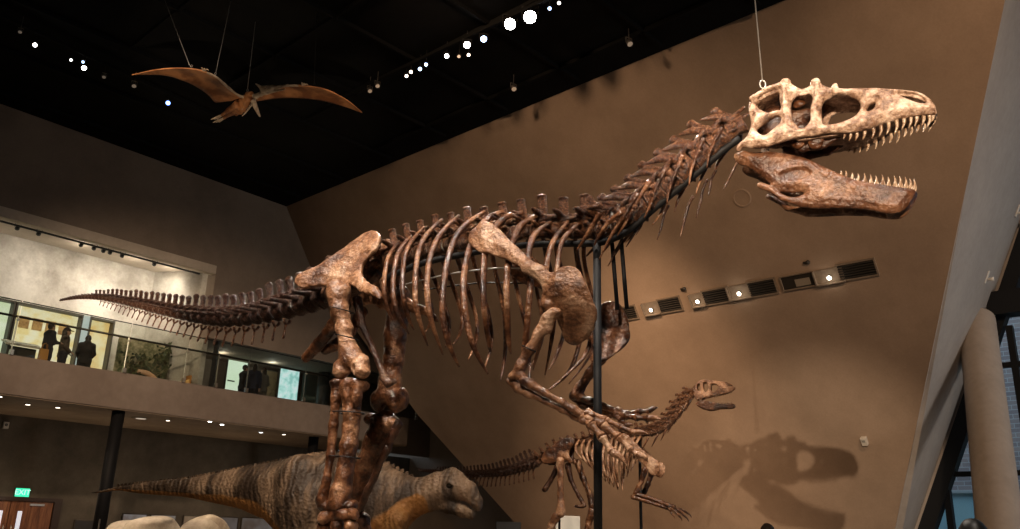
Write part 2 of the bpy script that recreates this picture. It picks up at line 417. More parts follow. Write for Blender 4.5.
# leaning round column in front of the window
PN = nrm(np.cross(RB - RT, WT - RT)); PN = PN if PN @ (O - RT) > 0 else -PN
ct, cb_ = hitp(977, 322, RT, PN), hitp(1000, 529, n2 * 20.6, n2); cbz = toz(ct, cb_, -.05)
ct2 = ct + nrm(ct - cbz) * .08
structure(MB().tube([cbz, ct2], [.46, .44], 32).build('column', mottled('column_plaster', [(.3, .26, .225), (.36, .31, .27)], 1, 6, .8, .05, fine=.08)).modifiers.new('e', 'EDGE_SPLIT').id_data)
for p in bpy.data.objects['column'].data.polygons: p.use_smooth = len(p.vertices) == 4
# slim steel columns under the balcony
def steelcol(px, py, label, r=.19):
    q = hitz(px, py, 4.88)
    o = empty('steel_column', (q[0], q[1], 0)); tag(o, label, 'column')
    MB().lathe((0, 0, 0), [(r, .04), (r, 4.86)], 20).build('shaft', STEEL, o, True)
    MB().lathe((0, 0, 0), [(r * 1.7, 0), (r * 1.7, .04)], 20).build('base_plate', STEEL, o)
steelcol(119, 410, 'black round steel column crossing the dinosaur model\'s tail, holding up the balcony')
steelcol(314, 436, 'black steel column stub seen under the balcony above the dinosaur model\'s back')
o = empty('gallery_post', S(15.42, 26.45, 5.5)); tag(o, 'thin black post on the balcony left of the pale green panel', 'post')
MB().box((0, 0, (HDR - 5.5) / 2), (.14, .14, HDR - 5.5)).build('shaft', BLACK, o)
MB().box((0, 0, .015), (.26, .26, .03)).build('base_plate', BLACK, o)

# glass balustrade
bal = empty('glass_balustrade', S(8, DL - .06, 5.5)); tag(bal, 'long clear glass balustrade with dark handrail along the balcony edge', 'balustrade')
def inb(mb): # world -> local of the balustrade
    mb.v = [tuple(np.array(v) - np.array(bal.location)) for v in mb.v]; return mb
GL = glass('balustrade_glass', (.93, .96, .94), .8)
posts_s = [LW(x, 380, DL)[0] for x in (-60, 5, 122, 183, 216, 247, 305, 360, 418)]
for a_, b_ in zip(posts_s[:-1], posts_s[1:]):
    mb = MB(); slabbox(mb, a_ + .02, b_ - .02, DL - .085, DL - .065, 5.99, 7.52); inb(mb).build('glass_panel', GL, bal)
    mb = MB(); slabbox(mb, a_ + .02, b_ - .02, DL - .09, DL - .06, 7.52, 7.545); inb(mb).build('edge_strip', STEEL, bal)
mb = MB().tube([S(posts_s[0], DL + .05, 7.1), S(posts_s[-1], DL + .05, 7.1)], .035, 10); inb(mb).build('handrail', flat('bronze_handrail', (.05, .045, .04), .3, .7), bal, True)
for s_ in posts_s:
    mb = MB().tube([S(s_, DL + .0, 5.98), S(s_, DL + .0, 7.1)], .022, 8).box(S(s_, DL - .03, 7.0), (.07, .1, .05), u1, n1).box(S(s_, DL - .03, 6.05), (.1, .1, .14), u1, n1)
    inb(mb).build('post', CHROME, bal)

# ------------------------------------------------------------------ lights
def spot(loc, target, energy, size, col=(1, .87, .72), blend=.6, radius=.12):
    L = bpy.data.lights.new('spot', 'SPOT'); L.energy = energy; L.spot_size = math.radians(size); L.spot_blend = blend
    L.color = col; L.shadow_soft_size = radius
    o = bpy.data.objects.new('spot_light', L); C.objects.link(o); o.location = tuple(loc)
    o.rotation_euler = (Vector(target) - Vector(loc)).to_track_quat('-Z', 'Y').to_euler(); return o
def point(loc, energy, col=(1, .85, .65), radius=.08):
    L = bpy.data.lights.new('point', 'POINT'); L.energy = energy; L.color = col; L.shadow_soft_size = radius
    o = bpy.data.objects.new('point_light', L); C.objects.link(o); o.location = tuple(loc); return o
LENS = {}
def lens(col, st):
    k = (col, st)
    if k not in LENS: LENS[k] = emis('lamp_lens_%d' % len(LENS), col, st)
    return LENS[k]
WARM, WHITE, BLUE = (1, .86, .7), (1, .97, .93), (.45, .62, 1)
def fixture(name, loc, target, r, lm, label, cat, group=None, stem=None, body=BLACK):
    """can-shaped spotlight on a stem: yoke, can, lens"""
    loc = np.array(loc, float); ax = nrm(np.array(target) - loc)
    o = empty(name, loc); tag(o, label, cat, group)
    MB().lathe(-ax * r * 2.2, [(r * .55, 0), (r * .9, r * .3), (r * 1.0, r * 1.0), (r * 1.15, r * 2.3)], 14, ax).build('can', body, o, True)
    MB().lathe(ax * r * .02, [(r * 1.0, 0), (r * 1.0, r * .1)], 14, ax).build('lens', lm, o)
    side = nrm(np.cross(ax, ZU)); up = -ax * r * 1.2
    mb = MB()
    for k in (-1, 1): mb.box(up + side * r * 1.3 * k + ZU * r * .8, (r * .16, r * .5, r * 1.9), side, nrm(np.cross(ZU, side)))
    mb.box(up + ZU * r * 1.75, (r * 2.8, r * .5, r * .16), side, nrm(np.cross(ZU, side)))
    top = stem if stem else .3
    mb.tube([up + ZU * r * 1.8, up + ZU * max(top, r * 2.2)], r * .16, 6)
    mb.build('yoke', body, o); return o
DINO_C = at(560, 280, 7)
TZ = 12.75
row = [(406.5, 76, 2.6, WARM, 6, 'warm pair'), (411, 72, 2.6, WARM, 6, ''), (420, 69, 2.8, BLUE, 8, ''), (426, 64.6, 2.6, BLUE, 8, ''), (446.7, 56, 3.6, WHITE, 12, ''),
       (459, 56.5, 2.6, WARM, .25, ''), (467, 45, 5.5, WHITE, 20, ''), (468.6, 55, 2.6, WARM, 5, ''), (483.7, 39, 5, BLUE, 10, ''), (510, 24, 9, WHITE, 40, ''), (530, 17, 10, WHITE, 40, ''),
       (549.6, 8.5, 2.8, BLUE, 6, ''), (559, 3, 2.8, WHITE, 4, '')]
names = ['faint warm spotlight at the far end of the bright ceiling row', 'second warm spotlight from the far end of the bright ceiling row', 'third spotlight from the far end of the ceiling row, small and bluish',
         'fourth spotlight from the far end of the ceiling row, small and bluish', 'small white spotlight in mid row between bluish pair and larger white lamp', 'unlit spotlight hanging below the white lamps of the ceiling row',
         'medium white spotlight left of the large blue lamp in the ceiling row', 'small warm spotlight just below the medium white lamp of the row', 'largest blue spotlight in the bright ceiling row',
         'left one of the two dazzling white spotlights on the ceiling', 'right one of the two dazzling white spotlights, the brightest lamp', 'small bluish spotlight right of the two dazzling lamps', 'small white spotlight at the top edge, near end of the ceiling row']
for (x, y, r, c, st, _), nm in zip(row, names):
    q = hitz(x, y, TZ); dep = float((q - O) @ FW)
    fixture('ceiling_spotlight', q, (O + DINO_C) / 2 if r > 3 else O, r * dep / F * .62, lens(c, st), nm, 'spotlight', 'row of lit ceiling spotlights', ZC - TZ)
dimr = [(377.6, 86, 3), (370, 91, 3), (514, 89, 3.5), (630, 44, 4), (20, 32, 2.5), (104, 77, 2.5), (134, 86, 3)]
dnm = ['unlit ceiling spotlight right of the flying reptile\'s wing tip', 'unlit ceiling spotlight nearest the flying reptile\'s right wing tip', 'unlit ceiling spotlight alone below the dazzling pair', 'unlit ceiling spotlight near the wall\'s slanting top edge',
       'unlit spotlight in the upper left corner of the ceiling', 'unlit spotlight left of the flying reptile\'s left wing tip', 'unlit spotlight below the flying reptile\'s left wing tip']
GREYCAN = flat('grey_lamp_housing', (.12, .11, .1), .35, .4)
for (x, y, r), nm in zip(dimr, dnm):
    q = hitz(x, y, TZ); dep = float((q - O) @ FW)
    fixture('ceiling_spotlight', q, q + V3(.3, -.5, -1), r * dep / F * .7, lens(WARM, .05), nm, 'spotlight', 'unlit ceiling spotlights', ZC - TZ, GREYCAN)
row2 = [(35, 45, 3, WHITE, 6), (71, 60, 2, WHITE, 3), (83, 62, 2, BLUE, 3), (84, 68, 3.4, WHITE, 8), (168, 103, 3, (.15, .3, 1), 8)]
nm2 = ['white spotlight near the upper left corner of the dark ceiling', 'faintest lamp of the cluster of three left of the flying reptile', 'bluish upper lamp of the cluster of three left of the flying reptile', 'brightest white lamp of the cluster of three left of the flying reptile', 'deep blue spotlight below the flying reptile\'s left wing']
for (x, y, r, c, st), nm in zip(row2, nm2):
    q = hitz(x, y, TZ); dep = float((q - O) @ FW)
    fixture('ceiling_spotlight', q, O, r * dep / F * .7, lens(c, st), nm, 'spotlight', 'lit spotlights around the flying reptile', ZC - TZ)
# tracks and ceiling grid
BEAM = flat('dark_ceiling_steel', (.007, .007, .007), .8, 0, .1)
def track(pa, pb, label):
    a, b = hitz(*pa, ZC - .2), hitz(*pb, ZC - .2); d_ = nrm(b - a); a = a - d_ * 2; b = b + d_ * 2
    o = MB().box((a + b) / 2, (np.linalg.norm(b - a), .09, .09), d_, nrm(np.cross(ZU, d_))).build('lighting_track', BEAM); tag(o, label, 'lighting track')
track((373, 82), (562, -8), 'black lighting track carrying the bright ceiling row'); track((20, 24), (170, 94), 'black lighting track left of and behind the flying reptile')
mb = MB()
for k in range(-3, 9): mb.box(E2(-3, k * 2.6 - 6, ZC - .06), (34, .07, .1), u2, n2)
for k in range(-9, 7): mb.box(E2(k * 2.6 - 2, 2.3, ZC - .06), (.07, 26.6, .1), u2, n2)
structure(mb.build('trim_ceiling_grid', BEAM))
# gallery recess lamps
rl = [(19, 220), (40, 227), (82, 239), (95, 242), (104.6, 244), (111, 246.5), (123, 250), (155, 258.6)]
rn = ['track spotlight at the left end of the lit balcony recess', 'second track spotlight from the left in the balcony recess', 'third recess spotlight, left end of the middle cluster', 'fourth recess spotlight from the left', 'fifth recess spotlight, middle of the cluster', 'sixth recess spotlight, tilted sideways', 'seventh recess spotlight, right end of the middle cluster', 'lone spotlight at the bright right end of the balcony recess']
trk = MB(); slabbox(trk, 6, 14.4, 26.42, 26.48, TOPZ - .33, TOPZ - .28); o = trk.build('lighting_track', BLACK); tag(o, 'black track under the balcony recess soffit', 'lighting track')
for (x, y), nm in zip(rl, rn):
    s_, z_ = LW(x, y, 26.6); p = S(s_, 26.6, min(z_, TOPZ - .35)); fixture('track_spotlight', p, S(s_ + .4, 28.6, 9.0), .06, lens(WARM, 2), nm, 'spotlight', 'track spotlights in the balcony recess', TOPZ - p[2])
for s_, e_ in ((6.2, 40), (8.6, 60), (9.9, 60), (11.3, 85), (12.1, 75), (13.0, 90), (13.7, 60)):
    spot(S(s_, 26.75, TOPZ - .5), S(s_ + .2, 28.6, 8.6), e_ * 1.45, 120, (1, .9, .76), .9, .1)
for s_ in (7.5, 10.8, 12.6, 13.9): point(S(s_, 27.6, TOPZ - .35), 9, (1, .87, .7), .1)
# downlights in the underpass soffit
dl = [(0, 396, 1), (28, 404, 1), (58, 407, 1), (141, 418, 0), (168, 420, 1), (210, 421, 3), (222, 424, 3), (261, 432, 2), (284, 434, 1)]
dn = ['recessed downlight at the left edge of the soffit under the balcony', 'second downlight from the left under the balcony', 'third downlight from the left under the balcony', 'large unlit round downlight right of the black column', 'small downlight left of the bright white pair',
      'left lamp of the bright white pair under the balcony', 'right lamp of the bright white pair under the balcony', 'dim greenish lamp right of the white pair', 'rightmost small downlight under the balcony']
for (x, y, k), nm in zip(dl, dn):
    q = hitz(x, y, 4.83); o = empty('downlight', q); tag(o, nm, 'downlight', 'downlights under the balcony')
    r = .17 if k == 0 else .065
    MB().lathe((0, 0, 0), [(r * 1.7, 0), (r * 1.7, -.012), (r * 1.2, -.02)], 18).build('trim_ring', SOFFIT, o)
    MB().lathe((0, 0, -.018), [(r, 0), (r * .9, -.012)], 18).build('lens', lens(WARM, .35) if k == 0 else lens(WHITE if k > 1 else WARM, 4 if k < 3 else 14), o)
    if k: spot(q - ZU * .08, q - ZU * 3, 45 if k < 3 else 70, 125, (1, .8, .58) if k < 3 else (1, .95, .9), .8, .1)

for s_ in (11.0, 14.5, 18.5): point(S(s_, 29.3, 2.4), 28, (1, .74, .5), .3)  # added points standing in for warm floor bounce onto the soffit
# ------------------------------------------------------------------ skeletons
class Frame_:
    """body frame: x forward along the animal, y to its left (away from us), z up, origin on the plinth under the hip"""
    def __init__(s, hx, hy, depth, di, zbase):
        s.H = at(hx, hy, depth); s.di = nrm(V3(di[0], di[1], 0)); s.n = V3(s.di[1], -s.di[0], 0)   # n: towards the viewer's side
        s.o = V3(s.H[0], s.H[1], zbase); s.rz = math.atan2(s.di[1], s.di[0]); s.dep = depth
    def L(s, px, py, y=0.0):
        q = hitp(px, py, s.H - s.n * y, s.n) - s.o
        return V3(q @ s.di, y, q[2])
    def r(s, px, py, y=0.0, rad=1.0):
        """pixel radius -> metres at that place"""
        q = s.L(px, py, y); w = s.o + s.di * q[0] - s.n * y + ZU * q[2]
        return rad * float((w - O) @ FW) / F
def child(name, me, mat, parent): return link(name, me, mat, parent)

_T = {}
def vertebra_mesh(kind):
    """unit templates: centrum radius 1, length 1.6 along x"""
    if kind in _T: return _T[kind]
    f = Field((-2.3, -2.5, -1.3), (2.0, 2.5, 4.6), .11)
    f.chain([(-.72, 0, 0), (0, 0, 0), (.72, 0, 0)], [.95, .68, .95], .1)
    X, Y, Z = f.grid(); f.d = np.maximum(f.d, np.abs(X) - .8)
    f.cap((-.1, 0, .8), (-.15, 0, 1.5), .5, .42, .25, ((0, 1, 0), 1.1))
    if kind == 'dorsal':
        f.cap((-.1, 0, 1.5), (-.35, 0, 3.9), .46, .40, .2, ((0, 1, 0), 1.7)); f.ell((-.38, 0, 4.1), (.44, .40, .22), .12)
        for k in (-1, 1):
            f.cap((0, .3 * k, 1.5), (-.3, 1.75 * k, 2.0), .4, .26, .25, ((0, 0, 1), 1.4))
            f.cap((.3, .4 * k, 1.35), (1.1, .45 * k, 1.6), .32, .2, .2); f.cap((-.3, .4 * k, 1.5), (-1.2, .4 * k, 1.75), .32, .2, .2)
            f.cap((.35, .7 * k, .5), (.35, .95 * k, .6), .3, .25, .2); f.ell((0, 1.0 * k, .05), (.5, .35, .4), cut=True)
    elif kind == 'cervical':
        f.cap((-.1, 0, 1.3), (-.75, 0, 2.9), .36, .26, .15, ((0, 1, 0), 1.5)); f.ell((-.85, 0, 3.0), (.42, .3, .24), .12)
        for k in (-1, 1):
            f.cap((-.1, .5 * k, 1.1), (-1.0, .95 * k, 1.7), .36, .34, .15, ((0, 1, 0), 1.4)); f.cap((-1.0, .95 * k, 1.7), (-2.1, 1.1 * k, 2.15), .32, .17, .1, ((0, 1, 0), 1.3))
            f.cap((.3, .5 * k, .95), (1.3, .75 * k, 1.2), .3, .2, .15)
            f.cap((.2, .6 * k, .4), (-.1, 1.45 * k, -.45), .32, .22, .15); f.ell((-.1, .95 * k, .05), (.5, .35, .4), cut=True)
    elif kind == 'caudal':
        f.cap((-.3, 0, 1.2), (-.7, 0, 2.9), .5, .5, .2, ((0, 1, 0), 2.2)); f.ell((-.75, 0, 3.0), (.55, .3, .35), .2)
        for k in (-1, 1):
            f.cap((0, .6 * k, .45), (-.5, 2.1 * k, .35), .4, .28, .25, ((0, 0, 1), 1.6))
            f.cap((.2, .35 * k, 1.1), (1.3, .4 * k, 1.5), .28, .18, .2); f.cap((-.4, .3 * k, 1.2), (-1.3, .3 * k, 1.5), .26, .18, .2)
    else:   # distal caudal
        f.cap((-.4, 0, 1.0), (-.9, 0, 1.9), .4, .3, .2, ((0, 1, 0), 1.8))
        for k in (-1, 1): f.cap((.3, .3 * k, .9), (1.6, .35 * k, 1.3), .3, .18, .2)
    _T[kind] = f.mesh('vertebra_' + kind, .03, 3); return _T[kind]
def chevron_mesh():
    if 'ch' in _T: return _T['ch']
    mb = MB()
    for k in (-1, 1): mb.tube([(0, .35 * k, 0), (-.1, .25 * k, -.25), (-.16, 0, -.45)], [.16, .13, .12], 7)
    mb.tube([(-.14, 0, -.38), (-.3, 0, -1), (-.42, 0, -1.55), (-.47, 0, -1.7)], [.15, .12, .17, .1], 7, (0, 1, 0), .6)
    _T['ch'] = mesh('chevron', mb.v, mb.f); return _T['ch']
def frame_mat(p, t, sx, sy, sz):
    t = nrm(t); y = V3(0, 1, 0); z = nrm(np.cross(t, y)); z = z if z[2] > 0 or abs(z[2]) < .2 else -z
    m = Matrix.Identity(4)
    for i in range(3): m[i][0], m[i][1], m[i][2], m[i][3] = t[i] * sx, y[i] * sy, z[i] * sz, p[i]
    return m

def place_row(fr, root, P, n, kindf, r0f, mat, grade=0.0, name='vertebra', hs=1.0):
    """n vertebrae along pixel path P = (px, py, radius px); grade>0 lets them grow towards the end"""
    Q = np.array([np.r_[fr.L(x, y, 0), fr.r(x, y, 0, r)] for x, y, r in P])
    Sx = spline(Q, 300); d = np.r_[0, np.cumsum(np.linalg.norm(np.diff(Sx[:, :3], axis=0), axis=1))]
    w = np.linspace(1, 1 + grade, n); e = np.r_[0, np.cumsum(w)]; e = e / e[-1] * d[-1]
    out = []
    for i in range(n):
        m = (e[i] + e[i + 1]) / 2; q = np.array([np.interp(m, d, Sx[:, k]) for k in range(4)])
        a = np.array([np.interp(e[i], d, Sx[:, k]) for k in range(3)]); b = np.array([np.interp(e[i + 1], d, Sx[:, k]) for k in range(3)])
        ln = e[i + 1] - e[i]; k_ = kindf(i / max(n - 1, 1))
        o = child(name, vertebra_mesh(k_), None, root)
        if not o.data.materials: o.data.materials.append(mat)
        j = RNG.uniform(.94, 1.06)
        o.matrix_local = frame_mat(q[:3], b - a, ln / 1.72, q[3], q[3] * hs * j)
        out.append((q[:3], nrm(b - a), ln, q[3]))
    return out

def plate(fr, name, pix, y, t, mat, root, h=.008, yfun=None, holes=(), mirror=False, noise=.003, rnd=.02, bumps=(), dome=0.0):
    """bone plate from a pixel outline at lateral y (or y = yfun(x,z) in body coordinates), rounded and gently domed"""
    P = np.array([fr.L(px, py, y if np.isscalar(y) else y[i]) for i, (px, py) in enumerate(pix)])
    for _ in range(3 if yfun else 0): P = np.array([fr.L(px, py, float(yfun(P[i, 0], P[i, 2]))) for i, (px, py) in enumerate(pix)])
    poly = smooth_poly(P[:, [0, 2]], 3)
    Hs = [smooth_poly(np.array([fr.L(px, py, y if np.isscalar(y) else y[0]) for px, py in hh])[:, [0, 2]], 3) for hh in holes]
    lo, hi = poly.min(0) - .05, poly.max(0) + .05
    yy = P[:, 1]; ex = .12 + dome
    ylo, yhi = yy.min() - ex - t, yy.max() + ex + t
    f = Field((lo[0], ylo, lo[1]), (hi[0], yhi, hi[1]), h)
    X, Y, Z = f.grid(); X2, Z2 = f.ax[0][:, None], f.ax[2][None, :]
    d2 = poly_sdf(X2, Z2, poly)
    for q in Hs: d2 = np.maximum(d2, -poly_sdf(X2, Z2, q))
    yc = (yfun(X2, Z2) if yfun else np.full(d2.shape, float(np.mean(yy))))
    tt = t + dome * np.clip(-d2 / .12, 0, 1)
    A = (d2[:, None, :] + rnd).astype(np.float32); B_ = (np.abs(Y - yc[:, None, :]) - tt[:, None, :] + rnd).astype(np.float32)
    f.d = np.minimum(np.maximum(A, B_), 0) + np.sqrt(np.maximum(A, 0) ** 2 + np.maximum(B_, 0) ** 2) - rnd
    for c, r_ in bumps: f.ell(c, r_, .04)
    me = f.mesh(name, noise); o = child(name, me, mat, root)
    if mirror:
        m2 = child(name, me, mat, root); m2.scale = (1, -1, 1); return o, m2
    return o

def sdfbone(fr, name, pts, mat, root, h=.008, bumps=(), cuts=(), k=.03, noise=.003, flat_=None):
    """pts: (px, py, y, radius px) chain; bumps/cuts: (px,py,y,(rx,ry,rz) px)"""
    P = [fr.L(a, b, y) for a, b, y, r in pts]; R = [fr.r(a, b, y, r) for a, b, y, r in pts]
    Bm = [(fr.L(a, b, y), [fr.r(a, b, y, q) for q in r]) for a, b, y, r in bumps]; Ct = [(fr.L(a, b, y), [fr.r(a, b, y, q) for q in r]) for a, b, y, r in cuts]
    mx = max(R + [max(r) for _, r in Bm]) + .03
    allp = np.array(P + [c for c, _ in Bm])
    f = Field(allp.min(0) - mx, allp.max(0) + mx, h)
    f.chain(P, R, k, flat_)
    for c, r in Bm: f.ell(c, r, k)
    for c, r in Ct: f.ell(c, r, 0, True)
    return child(name, f.mesh(name, noise), mat, root)

def tubebone(name, P, R, mat, root, n=10, ref=None, flat_=1.0, m=None):
    """light bone: swept and splined"""
    if m is None: m = max(8, 4 * len(P))
    Q = spline(np.c_[np.array(P), np.array(R)], m)
    mb = MB().tube(Q[:, :3], np.maximum(Q[:, 3], .0008), n, ref, flat_)
    return child(name, mesh(name, mb.v, mb.f), mat, root)
def shaft(fr, name, a, b, r, mat, root, e0=1.4, e1=1.35, n=10):
    """small limb bone (finger, metacarpal) with knobbed ends; a,b = (px,py,y), r px at the middle"""
    A, B_ = fr.L(*a), fr.L(*b); r = fr.r(*a, r)
    ts = [0, .06, .16, .35, .6, .84, .94, 1]; pr_ = [.7 * e0, 1.0 * e0, 1.15, .9, .88, 1.1, e1, .75 * e1]
    return tubebone(name, [A + (B_ - A) * t for t in ts], [r * q for q in pr_], mat, root, n, m=16)
def claw(fr, a, b, c, r, mat, root):
    P = [fr.L(*a), fr.L(*b), fr.L(*c)]; r = fr.r(*a, r)
    return tubebone('claw', P, [r * 1.2, r * .8, r * .12], mat, root, 8, m=10)
def finger(fr, pts, r, mat, root):
    """pts: (px,py,y) joints; first segment metacarpal, last claw"""
    for i in range(len(pts) - 2):
        shaft(fr, 'metacarpal' if i == 0 else 'phalanx', pts[i], pts[i + 1], r * (1 - .08 * i), mat, root)
    a, b = pts[-2], pts[-1]; mid = ((a[0] + b[0]) / 2 + r * .35, (a[1] + b[1]) / 2 - r * .4, (a[2] + b[2]) / 2)
    claw(fr, a, mid, b, r * .85, mat, root)

# ================================================================== the great skeleton
fr = Frame_(345, 285, 8.0, (.87, -.49), 1.05)
big = empty('theropod_skeleton', fr.o, fr.rz)
tag(big, 'huge brown mounted meat-eating dinosaur skeleton with open jaws in the foreground', 'dinosaur skeleton')
L = fr.L
# --- spine
tail = [(60, 300.5, 1.0), (80, 297.6, 2.0), (104, 298.3, 3.1), (130, 303, 4.6), (160, 310, 6.0), (190, 316, 7.4), (221, 319.5, 8.8), (250, 317.5, 10.0), (280, 311, 11.3), (306, 304, 12.5), (334, 294, 12.5)]
tv = place_row(fr, big, tail, 46, lambda t: 'distal' if t < .25 else 'caudal', None, BONE_DARK, 2.6, hs=.86)
for i, (p, t, ln, r) in enumerate(tv):
    if 13 < i < 43:
        o = child('chevron', chevron_mesh(), None, big)
        if not o.data.materials: o.data.materials.append(BONE)
        g = min(1, (i - 5) / 10); g *= 1 if i < 38 else .8
        hgt = np.interp(i, [13, 20, 28, 36, 42], [.028, .06, .085, .115, .11])
        q = p - nrm(np.cross(t, V3(0, 1, 0))) * 0 - V3(0, 0, r * .9) - t * ln * .45
        o.matrix_local = frame_mat(q, t, hgt * .9, r * 1.1 if r > .03 else r, hgt)
sac = [(334, 294, 11.5), (355, 281, 11), (380, 266, 10), (404, 258, 9.5)]
place_row(fr, big, sac, 5, lambda t: 'dorsal', None, BONE, 0, hs=.82)
dor = [(404, 258, 9.2), (430, 250, 9), (460, 243, 9), (500, 236, 9.2), (540, 231.5, 9.4), (572, 231, 9.5), (596, 231, 9.6)]
dv = place_row(fr, big, dor, 11, lambda t: 'dorsal', None, BONE, .35, hs=.92)
cer = [(596, 231, 10.2), (614, 224.5, 11), (632, 214, 11.5), (652, 199, 12), (674, 180, 12), (696, 160.5, 11.6), (716, 143, 11), (734, 130, 10), (746, 124, 9)]
cv = place_row(fr, big, cer, 9, lambda t: 'cervical', None, BONE, 0, hs=1.12)
rod = [(385, 279), (420, 264), (460, 255), (500, 248), (540, 244), (575, 243.5), (597, 243), (617, 237), (634, 226), (652, 210), (675, 191), (700, 170), (722, 151), (740, 138)]
tubebone('support_rod', [L(x, y) for x, y in rod], [.03] * len(rod), STEEL, big, 10, m=60)
pt = L(597, 243); MB().tube([pt, (pt[0], pt[1], 0)], .032, 14).lathe((pt[0], 0, 0), [(.16, 0), (.16, .02), (.05, .03)], 16).build('support_pole', STEEL, big, True)
for dx in (.09, .17):
    a = L(597, 243) + V3(dx, .1, .02); MB().tube([a, a + V3(.02, .05, -.55)], .018, 8).build('support_strut', STEEL, big, True)
a, b = L(392, 288, -.35), L(600, 262, -.4)
tubebone('rib_brace', [L(402, 285, -.30), L(450, 274, -.4), L(500, 268, -.42), L(545, 270, -.36)], [.007] * 4, WIRE, big, 6)
tubebone('rib_brace', [L(422, 290, .34), L(480, 283, .42), L(540, 284, .40), L(580, 286, .33)], [.007] * 4, STEEL, big, 6)

# --- ribs: near ones traced, far ones mirrored across the body
def rib(pix, wpx, top=.07, bulge=.40, f=.8, far=True, cut=None, mat=BONE):
    m = len(pix); d = np.r_[0, np.cumsum([math.dist(pix[i], pix[i + 1]) for i in range(m - 1)])]; d /= d[-1]
    P = np.array([L(x, y, -(top + bulge * math.sin(math.pi * f * t))) for (x, y), t in zip(pix, d)])
    w = fr.r(*pix[m // 2], -.3, wpx)
    R = [w * q for q in np.interp(d, [0, .1, .5, .85, .96, 1], [.7, 1.05, 1.0, .85, .72, .3])]
    Q = spline(np.c_[P, R], 26)
    for sgn in ((1, -1) if far else (1,)):
        A = Q[:, :3] * V3(1, sgn, 1)
        mb = MB().tube(A, np.maximum(Q[:, 3], .002), 10, (0, 1, 0), .62)
        # the rib head reaching in to the vertebra
        a0 = A[1]; hd = V3(a0[0] + .03, sgn * -.05, a0[2] - .07)
        mb.tube([A[2], (A[2] + hd) / 2 + V3(0, 0, .01), hd], [w * .8, w * .6, w * .5], 8)
        child('rib', mesh('rib', mb.v, mb.f), mat, big)
rib([(400, 241), (391, 252), (386, 266), (384, 290), (387, 308), (393, 320)], 2.6, bulge=.3)
rib([(411, 236.5), (401, 248), (395, 265), (393, 293), (398, 316), (409, 334)], 2.9, bulge=.36)
rib([(424, 227), (411, 242), (404.5, 258), (402.5, 290), (407, 314), (414, 330)], 2.8, bulge=.4)
rib([(442, 219.5), (427, 234), (418, 254), (415, 290), (418.5, 318), (428, 346)], 3.0, bulge=.42)
rib([(459, 215.5), (442, 232), (431, 254), (427, 286), (431, 320), (443, 355)], 3.1, bulge=.44)
rib([(485, 211.5), (465, 225), (452.5, 244), (444.5, 278), (442.5, 312), (448, 342), (459, 367)], 3.3, bulge=.45)
rib([(503, 211.5), (487, 219), (474, 238), (465.5, 265), (464, 300), (472, 343), (488, 374)], 3.4, bulge=.46)
rib([(523, 212.5), (506, 217), (493, 231), (485, 254), (483.5, 300), (488, 338), (490, 352)], 3.3, bulge=.45)
rib([(537, 215.5), (521, 225), (511, 247), (507, 275), (507, 303), (508.5, 340), (511, 354)], 3.4, bulge=.44)
rib([(551, 222), (535, 234), (528.5, 254), (530.5, 279), (529, 303), (524, 351), (517, 381)], 3.3, bulge=.42, f=.85)
rib([(568, 221), (554, 240), (547, 262), (544, 300), (541, 335), (533, 370)], 3.1, bulge=.38, f=.85)
rib([(581, 222), (568, 233), (560, 248), (556, 285), (553, 330), (545, 375)], 2.6, bulge=.32, f=.85)
# short ribs of the shoulder and neck
for pix, w in (([(600, 213), (593, 225), (585, 238), (577, 250)], 2.6), ([(622, 212), (609, 222.5), (600, 234), (594, 246)], 2.4), ([(638, 193), (624, 216), (611, 236), (599, 260)], 2.1),
               ([(650, 181), (636, 203), (626, 222), (617, 236)], 2.1), ([(665, 170), (655, 190), (650, 206), (644, 218)], 2.0), ([(683, 155), (675, 174), (669, 190), (667, 204)], 2.0), ([(704, 138), (696, 156), (691, 172), (689, 186)], 1.9), ([(722, 128), (714, 142), (709, 154), (707, 168)], 1.8)):
    P = [L(x, y, -(.15 - .02 * i)) for i, (x, y) in enumerate(pix)]; w_ = fr.r(*pix[0], 0, w)
    for sgn in (1, -1): tubebone('cervical_rib', [p * V3(1, sgn, 1) for p in P], [w_ * 1.2, w_, w_ * .8, w_ * .3], BONE, big, 8, (0, 1, 0), .7)
for pix, w in (([(624, 233), (620, 243), (612, 255)], 1.5), ([(638, 222), (634, 234), (626, 247)], 1.5), ([(644, 217), (641, 226), (636, 235)], 1.3), ([(688.5, 206), (684, 222), (680, 238)], 1.5), ([(703, 189), (700, 204), (696, 218)], 1.4), ([(711, 180), (710, 188), (708, 196)], 1.4), ([(736, 165), (730, 177), (723, 190)], 1.2), ([(664, 215), (661, 228), (657, 240)], 1.3)):
    tubebone('cervical_rib', [L(pix[0][0] + 5, pix[0][1] - 10, .04)] + [L(x, y, .06) for x, y in pix], [fr.r(*pix[0], 0, w) * q for q in (1.1, 1, .9, .35)], BONE_DARK, big, 7)

# --- pelvis
ilium = [(295.6, 281), (300, 274), (317, 266), (334, 255), (351, 243), (364, 234.5), (372, 230), (378.5, 233), (380.5, 241), (376, 251), (367, 260), (362.5, 269), (364, 277.5), (371, 284), (380, 290), (381, 299), (370, 295), (360, 291), (349, 285), (343, 290), (334, 292), (324, 285.5), (308, 288.5), (298, 287.5)]
IZ = L(340, 270, -.27)[2]
def ily(X, Z): return -.29 + .13 * np.clip((Z - IZ) / .4, -1, 1) + .03 * np.sin(X * 6)
plate(fr, 'ilium', ilium, -.27, .022, BONE_PALE, big, .008, ily, mirror=True, dome=.022, noise=.004)
sdfbone(fr, 'pubis', [(357, 300, -.10, 5), (362, 325, -.08, 3.6), (373, 350, -.05, 3.0), (384, 378, -.03, 3.4), (388, 383, -.02, 4.6)], BONE_DARK, big, bumps=[(392, 382, -.02, (6, 3, 3))])
